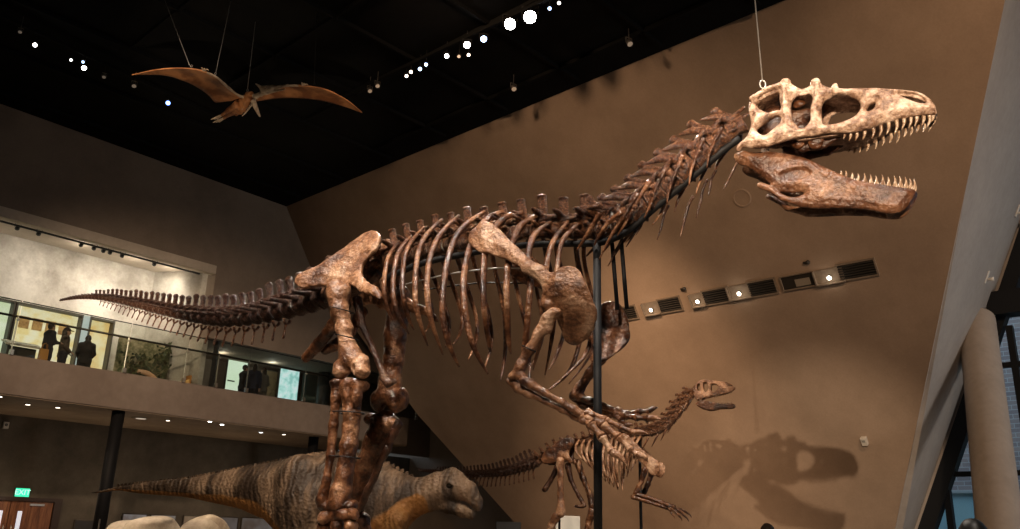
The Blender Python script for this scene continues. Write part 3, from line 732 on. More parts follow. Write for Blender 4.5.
sdfbone(fr, 'ischium', [(345, 305, -.16, 6.5), (333, 326, -.11, 6.2), (318, 345, -.05, 6.0), (305.5, 358, -.03, 4.8)], BONE, big)
sdfbone(fr, 'ischium', [(362, 312, .2, 6.0), (350, 332, .12, 5.0), (336, 345, .06, 5.2), (325, 350, .03, 4.5)], BONE, big)
sdfbone(fr, 'sacral_block', [(330, 292, 0, 12), (352, 284, 0, 11), (374, 272, 0, 9)], BONE_DARK, big, .012, k=.05, noise=.01)
# --- near hind leg
yN = -.36
sdfbone(fr, 'femur', [(336, 287, yN + .02, 8.5), (337, 296, yN, 9.2), (340, 312, yN, 8.6), (344.5, 330, yN, 7.8), (348, 348, yN, 8.2), (350.5, 360, yN, 9.8)], BONE_PALE, big, .007,
        k=.045, bumps=[(345, 291, yN + .02, (6, 6, 9)), (332, 291, yN, (4.5, 5, 8)), (341.5, 368, yN - .01, (8.5, 9, 10)), (361, 366, yN - .01, (9.5, 10, 12)), (341, 373, yN - .04, (7, 7, 6.5)), (362, 372.5, yN - .05, (7.5, 8, 7)), (351, 358, yN, (12, 9, 12)), (343, 305, yN + .03, (5, 6, 7))],
        cuts=[(351.5, 372, yN - .115, (3.2, 6, 11)), (352, 381, yN, (3.2, 20, 4.5))], noise=.004)
for (x, y, w) in ((342, 310, 9.2), (347, 337, 8.6)):
    a, b = L(x - w, y - 1.5, yN - .0), L(x + w, y + 2, yN)
    c = (a + b) / 2; e = (b - a) / 2; up_ = V3(0, 1, 0) * np.linalg.norm(e) * 1.02
    MB().tube([c + e * math.cos(t) + up_ * math.sin(t) for t in np.linspace(0, 2 * math.pi, 25)], .005, 6, cap=False).build('band', STEEL, big, True)
sdfbone(fr, 'tibia', [(350, 388, yN, 11.5), (351.5, 398, yN, 9.5), (352, 415, yN, 8.6), (349, 445, yN, 8.6), (344.5, 475, yN, 8.8), (341, 492, yN, 10.5), (339.5, 502, yN, 12)], BONE, big, .008,
        bumps=[(360, 385, yN, (9, 11, 6)), (345, 384, yN + .03, (8, 9, 6)), (352, 505, yN, (5, 7, 5.5)), (326, 505, yN, (8, 9, 6)), (338, 507, yN, (13, 9, 5)), (357, 396, yN - .05, (5, 6, 12))], cuts=[(346, 398, yN - .12, (2.6, 5.5, 20))], noise=.004)
sdfbone(fr, 'fibula', [(337.5, 386, yN - .04, 6.5), (336, 398, yN - .05, 5.2), (333.5, 425, yN - .05, 4.4), (330.5, 455, yN - .05, 4.0), (327, 480, yN - .05, 4.2), (322.5, 497, yN - .04, 5.4)], BONE, big, .007, bumps=[(337, 382.5, yN - .04, (7.5, 8, 4.5)), (321, 501, yN - .03, (6, 6, 6))], noise=.003)
for (xa, ya, xb, yb, r_) in ((331.5, 412.5, 363, 413, 0), (329, 456, 358.5, 458, 0)):
    a, b = L(xa, ya, yN), L(xb, yb, yN); c = (a + b) / 2; e = (b - a) / 2; up_ = V3(0, 1, 0) * .1
    MB().tube([c + e * math.cos(t) + up_ * math.sin(t) for t in np.linspace(0, 2 * math.pi, 25)], .005, 6, cap=False).build('band', STEEL, big, True)
sdfbone(fr, 'astragalus', [(326, 517, yN - .02, 7), (337, 514.5, yN - .02, 7), (352, 513, yN - .02, 6)], BONE, big, .008, bumps=[(324, 519, yN - .04, (7, 7, 6)), (343, 516, yN - .04, (7.5, 7, 5)), (354, 515, yN - .03, (5, 6, 6))], noise=.006)
for i, (x0, x1) in enumerate(((324, 318), (337, 333), (351, 350))):
    sdfbone(fr, 'metatarsal', [(x0, 526, yN, 7.5), (x0 + (x1 - x0) * .3, 540, yN, 5.2), (x1, 566, yN, 5.2), (x1, 580, yN, 7)], BONE, big, .01)
def foot(cx, cz, y, mat):
    for k in (-1, 0, 1):
        a = V3(cx + .05, y + .07 * k, .12); d_ = nrm(V3(1, -.0 + .32 * k, 0))
        for j, (l_, r_) in enumerate(((.15, .042), (.13, .036), (.1, .032))):
            b = a + d_ * l_ * (1.25 if k == 0 else 1) + V3(0, 0, -.028)
            ts = [0, .1, .3, .7, .9, 1]
            tubebone('toe_bone', [a + (b - a) * t for t in ts], [r_ * q for q in (1, 1.25, .85, .85, 1.2, .9)], mat, big, 8, m=12); a = b
        tubebone('toe_claw', [a, a + d_ * .07 + V3(0, 0, .01), a + d_ * .15 + V3(0, 0, -.028)], [.03, .022, .004], mat, big, 8, m=8)
fz = L(333, 580, yN); foot(fz[0], fz[2], yN, BONE)
# --- far hind leg
yF = .34  # far leg in darker bone tones that paint in its shade
sdfbone(fr, 'femur', [(400, 296, yF, 11), (398.5, 312, yF, 11.5), (395.5, 335, yF, 11.5), (393.5, 360, yF, 10.5), (390, 382, yF, 11), (388, 394, yF, 12.5)], BONE, big, .009,
        bumps=[(379, 400, yF, (8.5, 9, 11)), (396, 402, yF, (10, 10, 11)), (403, 398, yF, (5, 9, 10))], cuts=[(388.5, 412, yF - .12, (2.5, 6, 6))], noise=.005)
sdfbone(fr, 'tibia', [(384, 424, yF + .02, 14), (377, 440, yF + .02, 13), (368, 462, yF + .05, 11.5), (357, 490, yF + .08, 11), (352, 508, yF + .1, 11.5)], BONE, big, .009,
        bumps=[(371, 419, yF, (7, 7, 6)), (393, 424, yF, (9, 9, 7)), (350, 513, yF + .1, (13, 9, 6))], cuts=[(383, 415, yF - .01, (11, 9, 5.5)), (387, 450, yF - .12, (2.4, 5, 34))], noise=.004)
sdfbone(fr, 'fibula', [(398, 424, yF - .05, 4.5), (386, 450, yF - .05, 3.6), (368, 490, yF - .0, 3.4), (360, 508, yF + .04, 4.2)], BONE_DARK, big, .009)
for x0, x1 in ((346, 352), (355, 360), (364, 370)):
    sdfbone(fr, 'metatarsal', [(x0, 520, yF + .1, 7), (x0 + (x1 - x0) * .3, 530, yF + .1, 5), (x1, 558, yF + .1, 5), (x1 + 1, 570, yF + .1, 6)], BONE, big, .011)
fz = L(358, 570, yF + .1); foot(fz[0], fz[2], yF + .1, BONE)
sdfbone(fr, 'astragalus', [(343, 516, yF + .1, 6.5), (362, 518, yF + .1, 6.5)], BONE, big, .011)

# --- shoulder girdle and arms
scap = [(469, 243), (472, 232), (478, 224.5), (486, 220.8), (494, 224), (503, 233), (515.6, 245), (527, 255.5), (538, 264.5), (547, 270.5), (553.5, 271), (561, 267), (569, 265.3), (579, 270.5), (586, 280), (590.5, 293), (595.5, 309), (596, 320), (592, 332), (584, 340.5), (575, 344.5), (568, 343), (562, 336), (559, 325), (556.5, 318), (551.5, 312), (545.5, 310), (541.5, 304), (542.5, 296), (541, 288), (531, 276.5), (519, 267), (506, 260), (489, 254.5), (476, 250.5)]
cx = L(560, 300, -.5)[0]
SZ = L(560, 300, -.5)[2]
def scy(X, Z): return -.51 + .28 * (lambda q: q * q * (3 - 2 * q))(np.clip((SZ + .12 - Z) / .62, 0, 1)) + .10 * np.clip((Z - SZ - .25) / .4, 0, 1) + .03 * np.clip((X - cx) / .3, 0, 1)
sa, sb = plate(fr, 'scapula', scap, -.49, .018, BONE_PALE, big, .007, scy, mirror=True, dome=.03, noise=.007, bumps=[(L(548, 306, -.5), (.05, .055, .045)), (L(556, 292, -.51), (.06, .03, .05)), (L(535, 270, -.5), (.09, .03, .025))]); sb.location = (-.02, -.12, -.05); sb.material_slots[0].link = 'OBJECT'; sb.material_slots[0].material = BONE  # far scapula takes the darker bone, painting in its shade
yA = -.50
sdfbone(fr, 'humerus', [(552, 313, yA, 6.0), (547, 320, yA, 6.4), (538, 335, yA - .01, 5.4), (529, 350, yA - .02, 4.9), (521, 365, yA - .02, 5.4), (517.5, 373, yA - .02, 6.2)], BONE_PALE, big, .006, bumps=[(548, 327, yA, (4, 4, 8)), (512.5, 377, yA - .02, (5.0, 6, 4)), (522, 378, yA - .02, (5, 6, 4.5)), (557, 313, yA, (5, 6, 4))], noise=.003)
a, b = L(524, 346, yA - .02), L(534, 351, yA - .02); c = (a + b) / 2; e = (b - a) / 2; up_ = V3(0, 1, 0) * .055
MB().tube([c + e * 1.15 * math.cos(t) + up_ * math.sin(t) for t in np.linspace(0, 2 * math.pi, 25)], .005, 6, cap=False).build('band', STEEL, big, True)
def arm(sx, y0, y1, rad, uln, fingers, mat):
    sdfbone(fr, 'radius', [(x, yy, y0 + (y1 - y0) * i / (len(rad) - 1), r) for i, (x, yy, r) in enumerate(rad)], mat, big, .006, noise=.002)
    sdfbone(fr, 'ulna', [(x, yy, y0 + .03 + (y1 - y0) * i / (len(uln) - 1), r) for i, (x, yy, r) in enumerate(uln)], mat, big, .006, noise=.002)
    for pts, r in fingers: finger(fr, [(x, yy, y1 + dy) for x, yy, dy in pts], r, mat, big)
arm(0, yA - .03, yA + .06, [(524, 381, 5.2), (531, 384.5, 4.2), (545, 393, 3.3), (562, 402.5, 3.1), (574, 409.5, 3.6), (581, 413.5, 4.2)], [(509, 380.5, 3.6), (518, 387.5, 4.8), (528, 393.5, 3.9), (545, 401, 3.1), (562, 409, 3.0), (574, 415.5, 3.5), (580, 419, 4.0)],
    [([(582, 417, 0), (591, 424.5, -.01), (602, 437, -.02), (612, 452, -.02), (627, 466.5, -.01)], 4.4),
     ([(585, 413.5, .02), (603, 425, .02), (619, 437, .02), (631, 450, .02), (638, 455, .02), (648, 462, .03)], 3.9),
     ([(586, 411, .05), (606, 420, .06), (621, 427, .07), (634, 432.5, .07), (648, 434, .07)], 3.0)], BONE_PALE)
for x, yy, r in ((583, 420.5, 4), (588, 417.5, 4), (586, 413, 3.2), (591, 413.5, 3)):
    sdfbone(fr, 'carpal', [(x, yy, yA + .05, r), (x + 1.5, yy + .5, yA + .05, r)], BONE_PALE, big, .006)
yB = .46  # far arm in the darker bone, shade painted into its colour
sdfbone(fr, 'humerus', [(609, 347, yB, 6.5), (601, 358, yB, 5.5), (590, 373, yB, 4.6), (580, 388, yB, 5.0), (577, 393, yB, 5.8)], BONE, big, .007, bumps=[(574, 396, yB, (4.5, 5, 4)), (582, 397, yB, (4.5, 5, 4))])
arm(0, yB, yB - .02, [(580, 398, 4.4), (590, 401, 3.4), (603, 406, 3.0), (613, 410.5, 3.6)], [(574, 398, 4), (582, 404, 4), (596, 409, 2.9), (610, 415, 3.4)],
    [([(615, 413, 0), (626, 416, 0), (637, 417.5, 0), (648, 418.5, .0), (661, 420, .0)], 3.6), ([(616, 410, .03), (627, 414, .03), (640, 411.5, .02), (649, 411, .02), (658, 407.5, .02)], 2.9),
     ([(615, 415, -.03), (621, 420, -.04), (626, 425, -.05), (633, 426, -.05)], 2.8)], BONE)
for x, yy, r in ((614, 411, 3.6), (615, 416, 3.4), (618, 409.5, 3)):
    sdfbone(fr, 'carpal', [(x, yy, yB - .02, r), (x + 1.5, yy, yB - .02, r)], BONE, big, .007)

# --- skull
K = lambda x, y: (700 + x / 2.938, 60 + y / 2.938)
wpx = [(735, .19), (770, .20), (800, .19), (835, .15), (870, .115), (905, .09), (925, .07), (938, .045)]
def sw(px): return float(np.interp(px, [a for a, _ in wpx], [b for _, b in wpx]))
wa = [(L(px, 120, -w_)[0], w_) for px, w_ in wpx]
def wx(X): return np.interp(X, [a for a, _ in wa], [b for _, b in wa])
def uv(pl, sm=3):
    P = np.array([L(x, y, -sw(x)) for x, y in (K(*p) for p in pl)]); return smooth_poly(P[:, [0, 2]], sm)
sk_out = [(128, 262), (118, 275), (108, 268), (118, 250), (136, 232), (146, 205), (148, 175), (143, 150), (140, 125), (158, 105), (200, 80), (230, 62), (252, 56), (272, 66), (296, 79), (318, 72), (338, 58), (358, 68), (378, 78), (390, 72), (412, 82), (450, 82), (520, 78), (590, 80), (640, 88), (672, 106), (690, 130), (695, 152), (690, 160), (650, 160), (610, 166), (575, 174), (530, 191), (480, 211), (430, 217), (385, 216), (340, 222), (285, 229), (238, 243), (200, 258), (165, 266)]
sk_hol = [[(164, 127), (198, 97), (226, 88), (231, 112), (233, 138), (206, 150), (186, 146)], [(166, 206), (192, 182), (222, 160), (239, 170), (230, 190), (208, 212), (186, 225)],
          [(268, 112), (286, 96), (306, 92), (325, 100), (324, 140), (323, 174), (304, 196), (282, 196), (270, 162), (264, 135)],
          [(360, 126), (384, 107), (408, 104), (435, 107), (462, 118), (471, 138), (464, 158), (448, 172), (420, 183), (385, 189), (360, 186), (358, 158)], [(488, 150), (494, 135), (510, 125), (514, 132), (508, 144), (496, 152)],
          [(580, 92), (600, 89), (630, 93), (654, 104), (664, 121), (646, 122), (622, 114), (600, 104)]]
jaw_lo, jaw_hi = L(740, 155, -.2)[2], L(800, 78, -.2)[2]
ax_ = [L(*K(100, 150), -.2)[0] - .05, L(*K(700, 150), -.05)[0] + .06]
f = Field((ax_[0], -.27, jaw_lo - .07), (ax_[1], .27, jaw_hi + .05), .0062)
X, Y, Z = f.grid(); X2, Z2 = f.ax[0][:, None], f.ax[2][None, :]
d_out = poly_sdf(X2, Z2, uv(sk_out)); d2 = d_out.copy()
for h_ in sk_hol: d2 = np.maximum(d2, -poly_sdf(X2, Z2, uv(h_)))
W_ = wx(X2)
def shell(dd, yc, t, rnd):
    A = (dd[:, None, :] + rnd).astype(np.float32); B_ = (np.abs(np.abs(Y) - yc[:, None, :]) - t[:, None, :] + rnd).astype(np.float32)
    return np.minimum(np.maximum(A, B_), 0) + np.sqrt(np.maximum(A, 0) ** 2 + np.maximum(B_, 0) ** 2) - rnd
lean_ = .10 * np.clip((Z2 - (jaw_lo + .25)) / .4, -.5, 1) * (X2 > -9)     # sides lean in towards the roof
Yc = W_ + 0 * Z2 - np.where(X2 < L(835, 120, -.15)[0], .04, .02) * np.clip((Z2 - jaw_lo - .2) / .3, -1, 1) - .012
th = .017 + .03 * np.clip(-d2 / .05, 0, 1)
f.d = shell(d2, Yc, th, .014)
# roof between the sides, closed snout, palate, braincase
roof = [(140, 125), (158, 105), (200, 80), (230, 62), (252, 56), (272, 66), (296, 79), (318, 72), (338, 58), (358, 68), (378, 78), (412, 82), (450, 82), (520, 78), (590, 80), (640, 88), (672, 106), (690, 130), (695, 152), (680, 150), (668, 125), (640, 105), (590, 96), (520, 95), (450, 98), (412, 98), (370, 94), (338, 80), (318, 92), (290, 98), (250, 78), (205, 98), (168, 118), (150, 135)]
dr = np.maximum(poly_sdf(X2, Z2, uv(roof, 2)), -1)
g = np.maximum(dr[:, None, :], np.abs(Y) - (W_ - .02 + 0 * Z2)[:, None, :]).astype(np.float32)
f.d = np.minimum(f.d, g)
pal = [(280, 215), (340, 205), (430, 200), (480, 195), (560, 165), (640, 150), (685, 145), (690, 157), (640, 160), (575, 172), (480, 208), (430, 216), (340, 224), (285, 230)]
g = np.maximum(poly_sdf(X2, Z2, uv(pal, 2))[:, None, :], np.abs(Y) - (W_ - .02 + 0 * Z2)[:, None, :]).astype(np.float32); f.d = np.minimum(f.d, g)
bx, bz = uv([(205, 165), (205, 165), (205, 165)])[0]
fb = Field((bx - .3, -.16, bz - .3), (bx + .5, .16, bz + .3), .009); fb.ell((bx, 0, bz), (.14, .11, .17), .03); fb.ell((bx - .12, 0, bz - .02), (.06, .05, .05), .02)
bx2, bz2 = uv([(305, 150), (305, 150), (305, 150)])[0]; fb.cap((bx, 0, bz + .05), (bx2, 0, bz2 + .06), .07, .05, .03); fb.cap((bx, 0, bz + .08), (bx2, 0, bz2 - .08), .05, .05, .03)
# pterygoid bars hanging below the cheek
PTG = []
for k in (-1, 1):
    pq = [L(*K(x, y), 0) for x, y in ((190, 225), (250, 262), (310, 282), (370, 270), (430, 235), (520, 190))]
    PTG.append([p + V3(0, k * .07, .035) for p in pq])
# brow horns, cheek bar relief
for (x, y), r_ in (((340, 66), .03), ((250, 64), .032), ((396, 78), .018)):
    p = L(*K(x, y), -sw(K(x, y)[0]) + .03)
    for k in (1, -1): f.ell((p[0], p[1] * k, p[2]), (r_ * 1.2, r_, r_ * 1.1), .02)
for bar, r_ in (([(250, 75), (248, 130), (262, 180), (285, 205)], .020), ([(342, 75), (340, 120), (338, 160), (332, 200)], .018), ([(150, 255), (200, 245), (260, 222), (330, 205), (400, 200), (470, 186)], .020), ([(395, 98), (440, 97), (480, 110)], .018), ([(150, 115), (190, 88), (235, 70)], .018), ([(160, 188), (190, 165), (225, 152)], .016)):
    pp = [L(*K(x, y), -sw(K(x, y)[0]) + .006) for x, y in bar]
    for k in (1, -1): f.chain([p * V3(1, k, 1) for p in pp], [r_] * len(pp), .015)
me = f.mesh('skull', .0045, 16); skull = child('skull', me, BONE_SKULL, big)
child('braincase', fb.mesh('braincase', .004), BONE_DARK, skull)  # braincase in dark bone, painting the shade inside the skull
for q in PTG:
    lo_, hi_ = np.min(q, 0) - .07, np.max(q, 0) + .07; fp = Field(lo_, hi_, .008); fp.chain(q, [.022, .028, .036, .034, .03, .016], .02, ((0, 1, 0), 1.5)); child('palate_bone', fp.mesh('palate_bone', .003), BONE_DARK, skull)
def tooth(base, tip, r, par, mat=TOOTH):
    base, tip = np.array(base), np.array(tip); m_ = (base + tip) / 2 + V3(.12 * np.linalg.norm(tip - base), 0, 0)
    Q = spline([base, m_, tip], 7); mb = MB().tube(Q, [r, r * 1.0, r * .9, r * .75, r * .55, r * .32, r * .06], 8, (0, 1, 0), .62)
    return child('tooth', mesh('tooth', mb.v, mb.f), mat, par)
# small eye-ring disc and palate plugs
for x, y, r_ in ((292, 128, .045), (290, 243, .05), (340, 240, .055)):
    p = L(*K(x, y), -.11 if y > 200 else -.08)
    f2 = Field(p - .09, p + .09, .006); f2.ell(p, (r_, .025, r_ * .9)); child('skull_plug', f2.mesh('skull_plug', .004), BONE, skull)
up = [(425, 214, 22), (442, 213, 26), (460, 212, 28), (482, 207, 30), (508, 199, 32), (530, 191, 34), (552, 183, 36), (575, 175, 40), (597, 169, 40), (617, 166, 36), (635, 163, 38), (655, 161, 36), (672, 160, 34), (684, 159, 28)]
for i, (x, y, l_) in enumerate(up):
    px, py = K(x, y - 4); w_ = sw(px) - .012; l_ *= RNG.uniform(.85, 1.15)
    px2, py2 = K(x - 5, y + l_)
    a = L(px, py, -w_); b = L(px2, py2, -w_ + .01)
    for k in (1, -1): tooth(a * V3(1, k, 1), b * V3(1, k, 1), .0145 if i else .011, skull)
# --- lower jaw
md = [(104, 285), (108, 276), (120, 271), (140, 272), (165, 270), (210, 268), (262, 275), (320, 290), (370, 315), (420, 340), (470, 356), (540, 366), (600, 373), (628, 377), (633, 388), (629, 402), (612, 430), (596, 444), (575, 451), (540, 450), (480, 438), (440, 434), (400, 432), (330, 433), (270, 421), (230, 402), (205, 386), (180, 378), (172, 368), (182, 361), (200, 368), (206, 366), (186, 346), (150, 316), (112, 302)]
mw = [(735, .13), (770, .125), (800, .11), (850, .08), (880, .065), (905, .055), (916, .04)]
def mwf(px): return float(np.interp(px, [a for a, _ in mw], [b for _, b in mw]))
ma = [(L(px, 180, -w_)[0], w_) for px, w_ in mw]
def uvm(pl, sm=3):
    P = np.array([L(x, y, -mwf(x)) for x, y in (K(*p) for p in pl)]); return smooth_poly(P[:, [0, 2]], sm)
po = uvm(md); lo, hi = po.min(0) - .04, po.max(0) + .04
f = Field((lo[0], -.25, lo[1]), (hi[0], .25, hi[1]), .0062)
X, Y, Z = f.grid(); X2, Z2 = f.ax[0][:, None], f.ax[2][None, :]
d2 = poly_sdf(X2, Z2, po)
for h_ in ([(216, 377), (232, 386), (262, 391), (298, 388), (300, 396), (262, 406), (236, 400), (222, 388)],): d2 = np.maximum(d2, -poly_sdf(X2, Z2, uvm(h_)))
Wm = np.interp(X2, [a for a, _ in ma], [b for _, b in ma]) + 0 * Z2
dep_ = poly_sdf(X2, Z2, uvm([(232, 340), (262, 322), (310, 318), (330, 338), (300, 358), (250, 362)]))
th = .014 + .03 * np.clip(-d2 / .05, 0, 1) - .026 * np.clip(-dep_ / .02, 0, 1)
f.d = shell(d2, Wm - .01, np.maximum(th, .008), .012)
sym = uvm([(560, 385), (628, 382), (632, 390), (610, 430), (575, 450), (545, 448), (560, 420)])
f.d = np.minimum(f.d, np.maximum(poly_sdf(X2, Z2, sym)[:, None, :], np.abs(Y) - (Wm - .005)[:, None, :]).astype(np.float32))
for bar, r_ in (([(112, 285), (150, 300), (200, 335), (260, 368), (330, 372)], .03), ([(130, 275), (180, 290), (240, 292), (300, 305), (370, 332), (430, 356)], .022), ([(178, 368), (205, 380), (240, 405), (300, 422), (400, 424), (470, 428)], .018), ([(325, 320), (335, 345), (325, 372)], .015)):
    pp = [L(*K(x, y), -mwf(K(x, y)[0]) + .004) for x, y in bar]
    for k in (1, -1): f.chain([p * V3(1, k, 1) for p in pp], [r_] * len(pp), .02)
jaw = child('lower_jaw', f.mesh('lower_jaw', .0035, 18), mottled('jaw_bone', [(.03, .011, .005), (.09, .035, .016), (.2, .095, .05), (.38, .23, .14)], 5, 9, .32, .8, 36, fine=.5, pos=[.28, .45, .57, .74]), big)
for i, (x, y, l_) in enumerate([(412, 336, 10), (426, 342, 18), (444, 348, 20), (462, 353, 22), (480, 357, 24), (498, 360, 24), (514, 362, 26), (532, 364, 26), (550, 367, 26), (568, 370, 28), (584, 371, 30), (600, 373, 30), (614, 375, 28), (626, 377, 26)]):
    px, py = K(x, y + 5); w_ = mwf(px) - .01; px2, py2 = K(x + 2, y - l_ * RNG.uniform(.85, 1.15))
    a = L(px, py, -w_); b = L(px2, py2, -w_ + .005)
    for k in (1, -1): tooth(a * V3(1, k, 1), b * V3(1, k, 1), .0105, jaw)
# wire that carries the head, with its shackle
h0 = L(763, 88, -.05); hw = fr.o + fr.di * h0[0] - fr.n * h0[1] + ZU * h0[2]
top = hitp(755, 0, hw, n2 * 0 + V3(0, 1, 0)); d_ = nrm(top - hw)
cb = MB().tube([hw + d_ * .07, hw + d_ * ((ZC - hw[2]) / d_[2])], .006, 6)
for sgn in (0,):
    cb.tube([hw + V3(.022 * math.cos(t), 0, .03 + .035 * math.sin(t)) for t in np.linspace(0, 2 * math.pi, 15)], .007, 6, cap=False)
tag(cb.build('hanging_wire', WIRE, None, True), 'thin steel wire with shackle holding up the great skull', 'wire')
# plinth under the mount
pl = MB().box(fr.o + fr.di * 1.0 - ZU * .525, (5.4, 2.6, 1.05), fr.di, V3(-fr.di[1], fr.di[0], 0)).build('plinth', PLINTH, None, False, .02)
tag(pl, 'low plinth that the great skeleton stands on, below the frame', 'plinth')
# ================================================================== the smaller skeleton behind
fs = Frame_(562, 455, 17.0, (.93, -.36), .55)
sm = empty('theropod_skeleton', fs.o, fs.rz)
tag(sm, 'smaller dinosaur skeleton in the background, seen behind the great skeleton\'s hands', 'dinosaur skeleton')
l = fs.L
BONE_PALE2 = BONE_PALE
st = place_row(fs, sm, [(418, 470.5, .9), (434, 472, 1.3), (457, 474.2, 2.0), (481, 475, 2.6), (503, 473.2, 3.2), (522, 468.6, 3.8), (538, 463, 4.2)], 36, lambda t: 'distal' if t < .25 else 'caudal', None, BONE_PALE2, 1.6, hs=1.15)
for i, (p, t, ln, r) in enumerate(st):
    if i > 5:
        o = child('chevron', chevron_mesh(), BONE if not chevron_mesh().materials else None, sm); hg = np.interp(i, [6, 16, 35], [.05, .1, .12])
        o.matrix_local = frame_mat(p - V3(0, 0, r * .9) - t * ln * .45, t, hg, r, hg)
place_row(fs, sm, [(538, 463, 4.2), (556, 452, 4), (574, 445, 3.6), (592, 440, 3.4), (610, 437, 3.4), (628, 435, 3.4), (642, 434, 3.6)], 15, lambda t: 'dorsal', None, BONE_PALE2, .1, hs=.75)
place_row(fs, sm, [(642, 434, 3.6), (655, 432, 4), (667, 425.5, 4.2), (677, 415, 4.3), (685, 403, 4.2), (692, 395, 3.8), (697, 391, 3.4)], 9, lambda t: 'cervical', None, BONE_PALE2, 0, hs=1.0)
for i in range(12):
    x0 = 579 + 5.6 * i; y0 = 440 - .35 * i; ln = np.interp(i, [0, 3, 7, 11], [24, 40, 52, 26]); x1 = x0 + np.interp(i, [0, 11], [6, -10]) + (4 if i < 8 else 0)
    P = [l(x0 + (x1 - x0) * t * t - 5 * math.sin(math.pi * t), y0 + ln * t, -(.04 + .26 * math.sin(math.pi * .8 * t))) for t in np.linspace(0, 1, 6)]
    w = fs.r(x0, y0, -.2, 1.35)
    for sg in (1, -1): tubebone('rib', [p * V3(1, sg, 1) for p in P], [w * q for q in (.8, 1.1, 1, .95, .8, .35)], BONE_PALE, sm, 7, (0, 1, 0), .65, m=14)
for i in range(7):
    x0, y0 = np.interp(i, range(7), [648, 658, 667, 674, 681, 687, 692]), np.interp(i, range(7), [438, 434, 428, 420, 410, 403, 398])
    for sg in (1, -1): tubebone('cervical_rib', [l(x0, y0, -.08 * sg), l(x0 - 3, y0 + 6, -.1 * sg), l(x0 - 6.5, y0 + 13, -.09 * sg)], [.022, .017, .006], BONE, sm, 6, m=8)
plate(fs, 'ilium', [(541, 459), (544, 453), (549, 448), (560, 440), (571, 437), (575, 442), (571, 449), (569, 455), (573, 461), (570, 464), (565, 460), (558, 462), (550, 464), (544, 464)], -.16, .02, BONE, sm, .016, mirror=True, dome=.015)
def leg(y, fem, tib, mat):
    sdfbone(fs, 'femur', [(x, yy, y, r) for x, yy, r in fem], mat, sm, .014, k=.03)
    sdfbone(fs, 'tibia', [(x, yy, y, r) for x, yy, r in tib], mat, sm, .014, k=.03)
    x, yy, r = tib[-1]
    sdfbone(fs, 'metatarsal', [(x, yy, y, r), (x + 5, yy + 16, y, 2.4), (x + 6, yy + 24, y, 3)], mat, sm, .016)
    q = l(x + 6, yy + 24, y)
    for k in (-1, 0, 1): tubebone('toe_bone', [(q[0], y, max(.05, q[2])), (q[0] + .16, y + .07 * k, .05), (q[0] + .32, y + .13 * k, .03)], [.05, .035, .012], mat, sm, 7, m=10)
leg(-.2, [(560, 461, 4.2), (560.5, 475, 3.2), (560.5, 495, 3.2), (561, 509, 4.4), (560, 513, 5)], [(556, 517, 4.8), (551, 526, 3.6), (545, 546, 3), (541, 560, 4)], BONE_PALE)
leg(.2, [(578, 463, 3.8), (583, 478, 3), (590, 495, 3), (592.5, 506, 4)], [(592, 511, 4.2), (588, 526, 3.2), (582, 546, 2.8), (578, 560, 3.6)], BONE)  # far leg in darker bone, its shade put into the colour
sdfbone(fs, 'pubis', [(568, 466, -.05, 3.4), (571, 480, -.04, 2.2), (579, 496, -.03, 2.0), (584, 505, -.02, 2.4)], BONE_DARK, sm, .014, bumps=[(580, 506.5, -.02, (6, 3, 2))])
sdfbone(fs, 'ischium', [(557, 468, -.05, 3.4), (551, 480, -.04, 2.4), (545, 489, -.03, 3)], BONE_DARK, sm, .014)
plate(fs, 'scapula', [(622, 433), (628, 435), (640, 447), (651, 457), (659, 462), (660, 470), (656, 476), (650, 474), (646, 468), (637, 459), (626, 446), (620, 438)], -.27, .015, BONE_PALE, sm, .014, mirror=True, dome=.02)
for yy, dx, dy, mt in ((-.3, 0, 0, BONE), (.3, 7, 2, BONE_DARK)):  # far arm darker than the near one, as painted shade
    sdfbone(fs, 'humerus', [(645 + dx, 470 + dy, yy, 3.2), (641 + dx, 482 + dy, yy, 2.3), (636 + dx, 493 + dy, yy, 3)], mt, sm, .012)
    sdfbone(fs, 'radius', [(635 + dx, 494 + dy, yy, 2.4), (650 + dx, 498 + dy, yy, 1.7), (667 + dx, 505 + dy, yy, 2.2)], mt, sm, .012)
    sdfbone(fs, 'ulna', [(633 + dx, 497 + dy, yy, 2.6), (648 + dx, 502 + dy, yy, 1.6), (664 + dx, 507 + dy, yy, 2)], mt, sm, .012)
    fr_ = fs
    for (ax1, ay1), (bx1, by1), (cx1, cy1) in (((673, 507), (679, 510), (685, 516)), ((672, 509), (677, 513.5), (682, 520)), ((670, 510), (672, 514), (675, 519))):
        shaft(fs, 'metacarpal', (667 + dx, 506 + dy, yy), (ax1 + dx, ay1 + dy, yy), 1.2, mt, sm, n=6); shaft(fs, 'phalanx', (ax1 + dx, ay1 + dy, yy), (bx1 + dx, by1 + dy, yy), 1.1, mt, sm, n=6)
        claw(fs, (bx1 + dx, by1 + dy, yy), ((bx1 + cx1) / 2 + dx + .6, (by1 + cy1) / 2 + dy - .4, yy), (cx1 + dx, cy1 + dy, yy), 1.0, mt, sm)
def swl(px): return float(np.interp(px, [694, 710, 725, 735], [.11, .10, .06, .03]))
